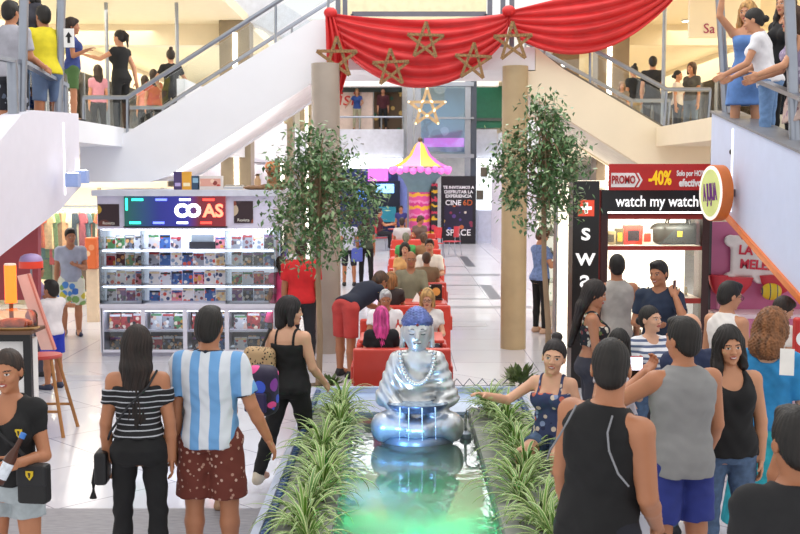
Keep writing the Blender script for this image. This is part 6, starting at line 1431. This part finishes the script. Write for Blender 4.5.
PE['blacktank'] = person('heavy man in black tank top with grey piping in the right foreground, from behind', 600, 340, 5.1, -46, 'm', SK['b'], ('crop', BK), top=('tank', BLK, dict(off=.018, hem=.46, strap=.088, neck=(.05, .02))), bot=('shorts', cl('#20222c'), dict(t=.9, off=.016)), wf=1.10, side=5, aL=(-.20, .05, -1, -.05, .3, -1), aR=(.06, .12, -1, -.24, .62, -.62), head=(32, -2, 0))
PE['corner'] = person('man in black tee cut off by the lower right corner', 797, 412, 4.1, 6, 'm', SK['c'], ('short', BK), top=('tee', BLK2, dict(off=.018, sl=.6)), bot=('pants', BLK2, {}), wf=1.05)
PE['edgearm'] = person('person at the right edge of whom only a bent arm shows', 826, 318, 5.6, -12, 'f', SK['c'], ('bun', BK), top=('tank', BLK2, {}), bot=('pants', BLK2, {}), aL=(-.34, -.1, -1, .1, .5, -1), H=1.66)
# --- upstairs left
def upl(label, px, py, d, *a, **k): return person(label, px, py, d, *a, z=k.pop('z', lfloor(d)), feet=k.pop('feet', True), **k)
upl('boy in pale grey tee seen from behind on the left stairs', 10, 2, 12.7, -14, 'm', SK['b'], ('short', BK), top=('tee', cl('#a9a9b4'), dict(off=.02, loose=.022, sl=.75)), bot=('shorts', spot_mat('#23252e', ['#5a6478', '#8a90a0', '#23252e'], 14, .9, .4), dict(t=.95)), H=1.70, aL=(-.2, .2, -1, .1, .6, -.5), aR=(.22, .1, -1, .1, .8, -.3))
upl('boy in bright yellow tee leaning on the left stair handrail', 46, 5, 13.45, 40, 'm', SK['c'], ('short', BK), top=('tee', cl('#e2d22e'), dict(off=.024, loose=.02, sl=.8)), bot=('shorts', cl('#5d7090'), dict(t=.8)), H=1.68, lean=8, aL=(-.2, .5, -.9, .1, .9, -.2), aR=(.2, .3, -1, -.1, .8, -.3), X=P(46, 5, 13.45).x)
upl('woman with long black hair between the two boys on the stairs', 29, -6, 14.15, 150, 'f', SK['b'], ('longfront', BK, .35), top=('tee', cl('#3a3a44'), {}), bot=('pants', JEAN, {}), H=1.72, z=3.3)
upl('child in blue top reaching out behind the steel pole', 72, 44, 15.2, -75, 'f', SK['b'], ('pixie', DB), top=('tee', cl('#3a4a8a', nz=.3), {}), bot=('shorts', cl('#4a6a3a'), {}), H=1.40, z=3.3, hs=1.08, aR=(.1, .1, -1, .3, .8, .35), X=P(72, 44, 15.2).x)
person('woman in black holding out her arm on the left landing', 120, 38, 18.3, 62, 'f', SK['a'], ('pony', BK), z=3.3, H=1.63, top=('tee', BLK, dict(sl=.3)), bot=('pants', BLK, {}), aL=(-.6, .7, -.55, -.3, .8, .25), aR=(.2, -.4, -1, .0, -.2, -1), head=(6, -4, 0))
person('person in black with hair bun coming down the left stairs', 171, 76, 20.6, 20, 'f', SK['a'], ('topbun', DB), z=3.3, H=1.58, top=('tee', BLK, {}), bot=('pants', BLK2, {}), aL=(-.5, .2, -.8, .3, .7, -.4), aR=(.5, .2, -.8, -.2, .7, -.4))
for px, py, d, c, w in ((96, 92, 23.5, '#c88a9a', 'pink'), (152, 88, 24.5, '#b05a4a', 'rust'), (143, 90, 26, '#d88a7a', 'coral')):
    person('distant shopper in %s top seen through the left landing glass' % w, px, 0, d, 30, 'f', SK['a'], ('back', DB, .3), z=3.3, H=1.58, top=('tee', cl(c), {}), bot=('pants', BLK2, {}))
# --- upstairs right
def upr(label, px, py, d, *a, **k): return person(label, px, py, d, *a, z=k.pop('z', rfloor(d)), **k)
PE['blonde'] = upr('blonde woman in blue off-shoulder dress raising a phone on the right stairs', 748, 4, 12.35, 170, 'f', SK['a'], ('longfront', '#b58a52', .22), H=1.66, top=('off', cl('#5d84c0', nz=.2), dict(hem=.32, fl=.1, off=.016, sl=.6)), aL=(-.3, .5, -.9, .3, .9, -.3), aR=(.42, .35, .45, -.1, .15, 1), head=(-30, -6, 0), curl=(.5, 1.1))
upr('woman in white tee and jeans leaning on the right stair handrail', 771, 8, 11.75, 62, 'f', SK['a'], ('bun', BK), H=1.63, lean=14, top=('tee', cl('#e3e3e8'), dict(sl=.5)), bot=('pants', cl('#6a8cb8', ns=30), {}), aL=(-.25, .35, -1, -.1, .9, -.45), aR=(.1, .35, -1, .1, .9, -.4), head=(0, -12, 0))
upr('dark haired woman standing behind the white tee woman upstairs', 786, -4, 12.5, 120, 'f', SK['a'], ('longfront', BK, .35), H=1.75, top=('tee', BLK2, {}), bot=('pants', BLK2, {}))
upr('woman in patterned lilac top resting her arm on handrail at right edge', 806, 0, 10.9, 80, 'f', SK['a'], ('back', BR, .35), H=1.66, lean=10, top=('tank', spot_mat('#9a8ca8', ['#d8d0e0', '#6a5a80', '#b8a8c0'], 22, .9, .4), dict(strap=.09)), bot=('skirt', spot_mat('#c0a8a0', ['#8a6a70', '#e0d0c8', '#9a8098'], 20, .9, .4), dict(hem=.34)), aL=(-.2, .55, -.9, .1, .95, -.35), aR=(.1, .4, -.9, .1, .9, -.3))
for (px, py, d, rz, sx_, hr, c, bc, w) in ((653, 57, 22.6, -10, 'm', ('short', BK), '#1c1c20', '#24242a', 'man in black tee with his back turned on the right landing'), (634, 66, 22.9, 20, 'f', ('topbun', BK), '#2a2a2c', '#b8a888', 'person in dark top and beige skirt right of the brown column upstairs'), (692, 63, 23.4, 130, 'f', ('bob', BR), '#4a4a48', '#6a7a90', 'woman in dark patterned top at right of the upstairs group'), (678, 71, 23.2, -120, 'f', ('bun', BK), '#d8cfc8', '#3a4250', 'shorter woman in pale top in the upstairs group'), (622, 82, 21.6, 170, 'f', ('bob', '#8a6a4a'), '#8a7a6a', '#4a4a50', 'child beside the column behind the right stairs handrail')):
    person(w, px, py, d, rz, sx_, SK['a'], hr, z=3.3, top=('tee', cl(c), {}), bot=('pants', cl(bc), {}))
# --- far gallery
person('woman in blue top leaning on the far gallery rail', 357, 95, 46.05, 178, 'f', SK['a'], ('back', '#7a5636', .3), z=4.451, H=1.66, top=('tee', cl('#2c4a90'), {}), bot=('pants', cl('#a8a48a'), {}), aL=(-.4, .5, -.8, .1, .8, -.3), aR=(.7, .3, -.8, .3, .4, -.5))
person('man in dark red shirt standing at the far gallery rail', 383, 92, 46.05, 182, 'm', SK['a'], ('short', BK), z=4.451, H=1.70, top=('shirt', cl('#4a1e28'), dict(sl=1.4)), bot=('pants', BLK2, {}))

# ------------------------------------------------------------------ things people carry
def carry(name, label, cat, loc, rz=0): return thing(name, label, cat, loc, rz)
J = PE['logo']; hnd = J.world(J.As[0][2] + (J.As[0][2] - J.As[0][1]).normalized() * .08)
t = carry('beer_bottle', 'brown beer bottle with blue cap in the hand of woman at left edge', 'bottle', hnd); t.rotation_euler = (R(-12), R(26), 0)
MB().lathe([(.028, -.10), (.032, -.09), (.032, .05), (.015, .11), (.013, .17)], seg=16).build('glass_body', mat('#4a2412', .12, nz=.1), t, True); MB().lathe([(.0165, .165), (.0165, .195), (.002, .197)], seg=14).build('cap', mat('#3a78c8', .4), t, True); MB().lathe([(.0328, -.07), (.0328, .02)], seg=16).build('label_band', mat('#d8e0ea', .5, nz=.2, ns=40), t, True)
def strap_path(J, pts, r, m, parent, name='strap'):
    w = [J.world(p) - Vector(parent.location) for p in pts]; w = [Matrix.Rotation(-parent.rotation_euler.z, 4, 'Z') @ v for v in w]
    mb = MB(); mb.tube(w, r, 6); mb.build(name, m, parent, True)
H = J.H; tp = J.tp
bg = carry('crossbody_bag', 'black crossbody bag with yellow shield badge on woman at left edge', 'bag', J.world(tp(-.125, .085, .56)), J.face)
MB().box(-.085, .085, -.04, .05, -.12, .10, bev=.02).build('body', mat('#141416', .6, bump=.2, ns=40), bg); MB().box(-.087, .087, .02, .056, -.02, .10, bev=.015).build('flap', mat('#1a1a1d', .6), bg)
def shield(parent, x, y, z, s, fy=1):
    MB().prism([(x - s, 0, z + s), (x + s, 0, z + s), (x + s * .95, 0, z - .2 * s), (x, 0, z - 1.4 * s), (x - s * .95, 0, z - .2 * s)], (0, y, 0), (0, y + .005 * fy, 0)).build('shield_badge', mat('#d8b820', .5), parent)
    MB().prism([(x - s * .3, 0, z + s * .5), (x + s * .3, 0, z + s * .6), (x + s * .1, 0, z - s * .8), (x - s * .15, 0, z - s * .6)], (0, y + .005 * fy, 0), (0, y + .008 * fy, 0)).build('badge_mark', mat('#2a2418', .5), parent)
shield(bg, .0, .058, .05, .022)
strap_path(J, [tp(-.115, .06, .60), tp(-.06, .088, .68), tp(.02, .098, .75), tp(.075, .06, .815), tp(.085, -.01, .835), tp(.06, -.06, .79), tp(-.04, -.075, .68), tp(-.11, -.04, .60)], .012, mat('#101012', .6), bg)
shield(J.root, -.074 * H, .090 * H, .735 * H, .020)
J = PE['stripe']; tp = J.tp; H = J.H
bg = carry('shoulder_bag', 'small black tasselled bag at the left hip of striped top woman', 'bag', J.world(tp(-.145, .0, .47)), J.face)
MB().box(-.035, .045, -.09, .09, -.13, .08, bev=.02).build('body', mat('#1a1a1d', .5), bg); MB().tube([(-.036, -.04, -.03), (-.045, -.04, -.12), (-.05, -.04, -.22)], [.008, .016, .024], 8).build('tassel', mat('#131315', .7), bg)
strap_path(J, [tp(-.135, .02, .52), tp(-.10, -.05, .60), tp(-.03, -.075, .70), tp(.05, -.075, .78), tp(.075, -.02, .83), tp(.05, .05, .79), tp(-.06, .07, .66), tp(-.125, .05, .53)], .008, mat('#26262a', .6), bg)
J = PE['leo']; tp = J.tp
bg = carry('leopard_bag', 'leopard print shoulder bag on the back of woman in black camisole', 'bag', J.world(tp(-.13, -.09, .64)), J.face)
sdf_obj('body', [rbox((0, 0, 0), (.14, .07, .16), .06, 0)], .012, LEO, bg); strap_path(J, [tp(-.13, -.06, .74), tp(-.10, -.03, .83), tp(-.09, .03, .80), tp(-.12, .06, .70), tp(-.14, -.04, .62)], .012, mat('#1c1a1e', .6), bg)
J = PE['hidden']; tp = J.tp
bg = carry('backpack', 'colourful purple and black backpack beside the jersey man', 'bag', P(262, 390, 8.3) , -20)
sdf_obj('body', [rbox((0, 0, 0), (.12, .10, .19), .07, 0)], .012, spot_mat('#241c3a', ['#8a3aa0', '#3a5ad0', '#e04a90', '#1a1626'], 9, .6, .45), bg); MB().box(-.09, .09, -.125, -.095, -.15, .0, bev=.012).build('front_pocket', mat('#2a2050', .5), bg); strap_path(J, [J.tp(.11, -.03, .84 - .02), J.tp(.16, -.1, .70)], .014, mat('#15151a', .6), bg)
J = PE['greyvest']; w = J.world(J.As[0][2] + (J.As[0][2] - J.As[0][1]).normalized() * .10)
def phone(label, loc, rz, case, tilt=0, screen=True, roll=0, flip=1):
    t = carry('smartphone', label, 'phone', loc, rz); t.rotation_euler = (R(tilt), R(roll), R(rz))
    MB().box(-.036, .036, -.005, .005, -.075, .075, bev=.003).build('case', mat(case, .35), t)
    MB().box(-.032, .032, -.0062, -.0052, -.07, .07).build('screen', glow('#d8dcf0', .9) if screen else mat('#101014', .1), t); return t
t = phone('red cased phone with lit top held up by the grey vest man', P(636, 370, w.y - .02), 0, '#b02a28', 0, False); t.scale = (1.15, 1.15, 1.15); MB().box(-.033, .033, -.0075, -.0055, .0, .07).build('lit_screen', glow('#e8e4f8', 1.2), t)
J = PE['selfie']; w = J.world(J.As[0][2] + (J.As[0][2] - J.As[0][1]).normalized() * .09)

J = PE['phone']; w = J.world(J.As[0][2] + (J.As[0][2] - J.As[0][1]).normalized() * .07); phone('dark phone at the ear of man in navy polo', w + Vector((.02, .02, .02)), 60, '#15151a', 0, False)
J = PE['blonde']; w = J.world(J.As[1][2] + (J.As[1][2] - J.As[1][1]).normalized() * .10); phone('dark smartphone raised by the blonde woman upstairs', w + Vector((.01, -.02, .05)), 20, '#141418', 0, False)
# spectacles are worn: children of their wearers
def glasses(J, c='#1a1a1c', half_=False):
    M = J.HM; mb = MB()
    for s in (-1, 1):
        pts = [M @ Vector((s * .031 + .024 * math.cos(a), .105, .084 + .017 * math.sin(a))) for a in [2 * math.pi * k / 14 for k in range(15)]]; mb.tube(pts, .0022, 5, cap=False); mb.tube([M @ Vector((s * .055, .102, .088)), M @ Vector((s * .078, .0, .088))], .0022, 5)
    mb.tube([M @ Vector((-.008, .110, .088)), M @ Vector((.008, .110, .088))], .0022, 5); mb.build('glasses', mat(c, .3), J.root)
for J in PEOPLE:
    l_ = J.root['label']
    if 'glasses' in l_: glasses(J)
J = PE['jersey']; H = J.H
sdf_obj('collar', [rcone(J.tp(-.05, -.01, .838), J.tp(0, -.055, .842), .010, .010, .01), rcone(J.tp(0, -.055, .842), J.tp(.05, -.01, .838), .010, .010, .01), rcone(J.tp(-.05, -.01, .838), J.tp(-.02, .05, .825), .010, .010, .01), rcone(J.tp(.05, -.01, .838), J.tp(.02, .05, .825), .010, .010, .01)], .007, mat('#1c2434', .8), J.root)
for i, (sh, el, wr) in enumerate(J.As):
    e = sh.lerp(el, .69); f2 = sh.lerp(el, .725); r0 = J.ra[0] + (J.ra[1] - J.ra[0]) * .72 + .0255; sdf_obj('cuff', [rcone(e, f2, r0, r0, 0, True)], .008, mat('#1c2434', .8), J.root)
J = PE['blacktank']; 
for s in (-1, 1):
    pts = [J.tp(s * .055, -.052, .828), J.tp(s * .060, -.074, .79), J.tp(s * .075, -.083, .75), J.tp(s * .105, -.08, .70), J.tp(s * .125, -.06, .67)]
    MB().tube([p + Vector((0, -.012, 0)) for p in pts], .005, 6).build('piping', mat('#8a8c92', .7), J.root, True)
J = PE['curly']; sg_ = carry('paper_sheet', 'white paper held by the woman in turquoise dress', 'paper', P(787, 362, 7.2), -20); MB().box(-.045, .045, -.002, .002, -.09, .09).build('sheet', mat('#e8e6e2', .7), sg_); sg_.rotation_euler = (R(-25), 0, R(-20))
bgt = carry('red_bag', 'red bag with round white s badge at the right edge', 'bag', P(804, 338, 8.6)); MB().box(-.08, .08, -.05, .05, -.16, .16, bev=.02).build('body', mat('#c02a26', .5), bgt); q = MB().lathe([(.06, 0), (.06, .004)], seg=20).build('badge', mat('#f0eeee', .5), bgt); q.rotation_euler = (R(90), 0, 0); q.location = (-.02, -.051, 0); text('lettering', 'S', .09, (-.02, -.058, 0), BLACK, bgt)
for (nm, lab, key, col) in (('handbag', 'blue bag carried behind the left tree', None, '#4a5ab0'),):
    t = carry(nm, lab, 'bag', P(357, 253, 25.9)); MB().box(-.13, .13, -.05, .05, -.2, .12, bev=.02).build('body', mat(col, .5), t); MB().tube([(-.09, 0, .1), (-.05, 0, .3), (.05, 0, .3), (.09, 0, .1)], .012).build('handle', mat(col, .5), t, True)
wb = carry('clear_cup', 'clear plastic cup in the hand of the black tank top man', 'cup', PE['blacktank'].world(PE['blacktank'].As[1][2] + (PE['blacktank'].As[1][2] - PE['blacktank'].As[1][1]).normalized() * .09) + Vector((0, 0, -.05)))
MB().lathe([(.028, -.06), (.037, .05), (.034, .05), (.026, -.055)], seg=18).build('cup', glass('#f0f2f4', .1, .12), wb, True)
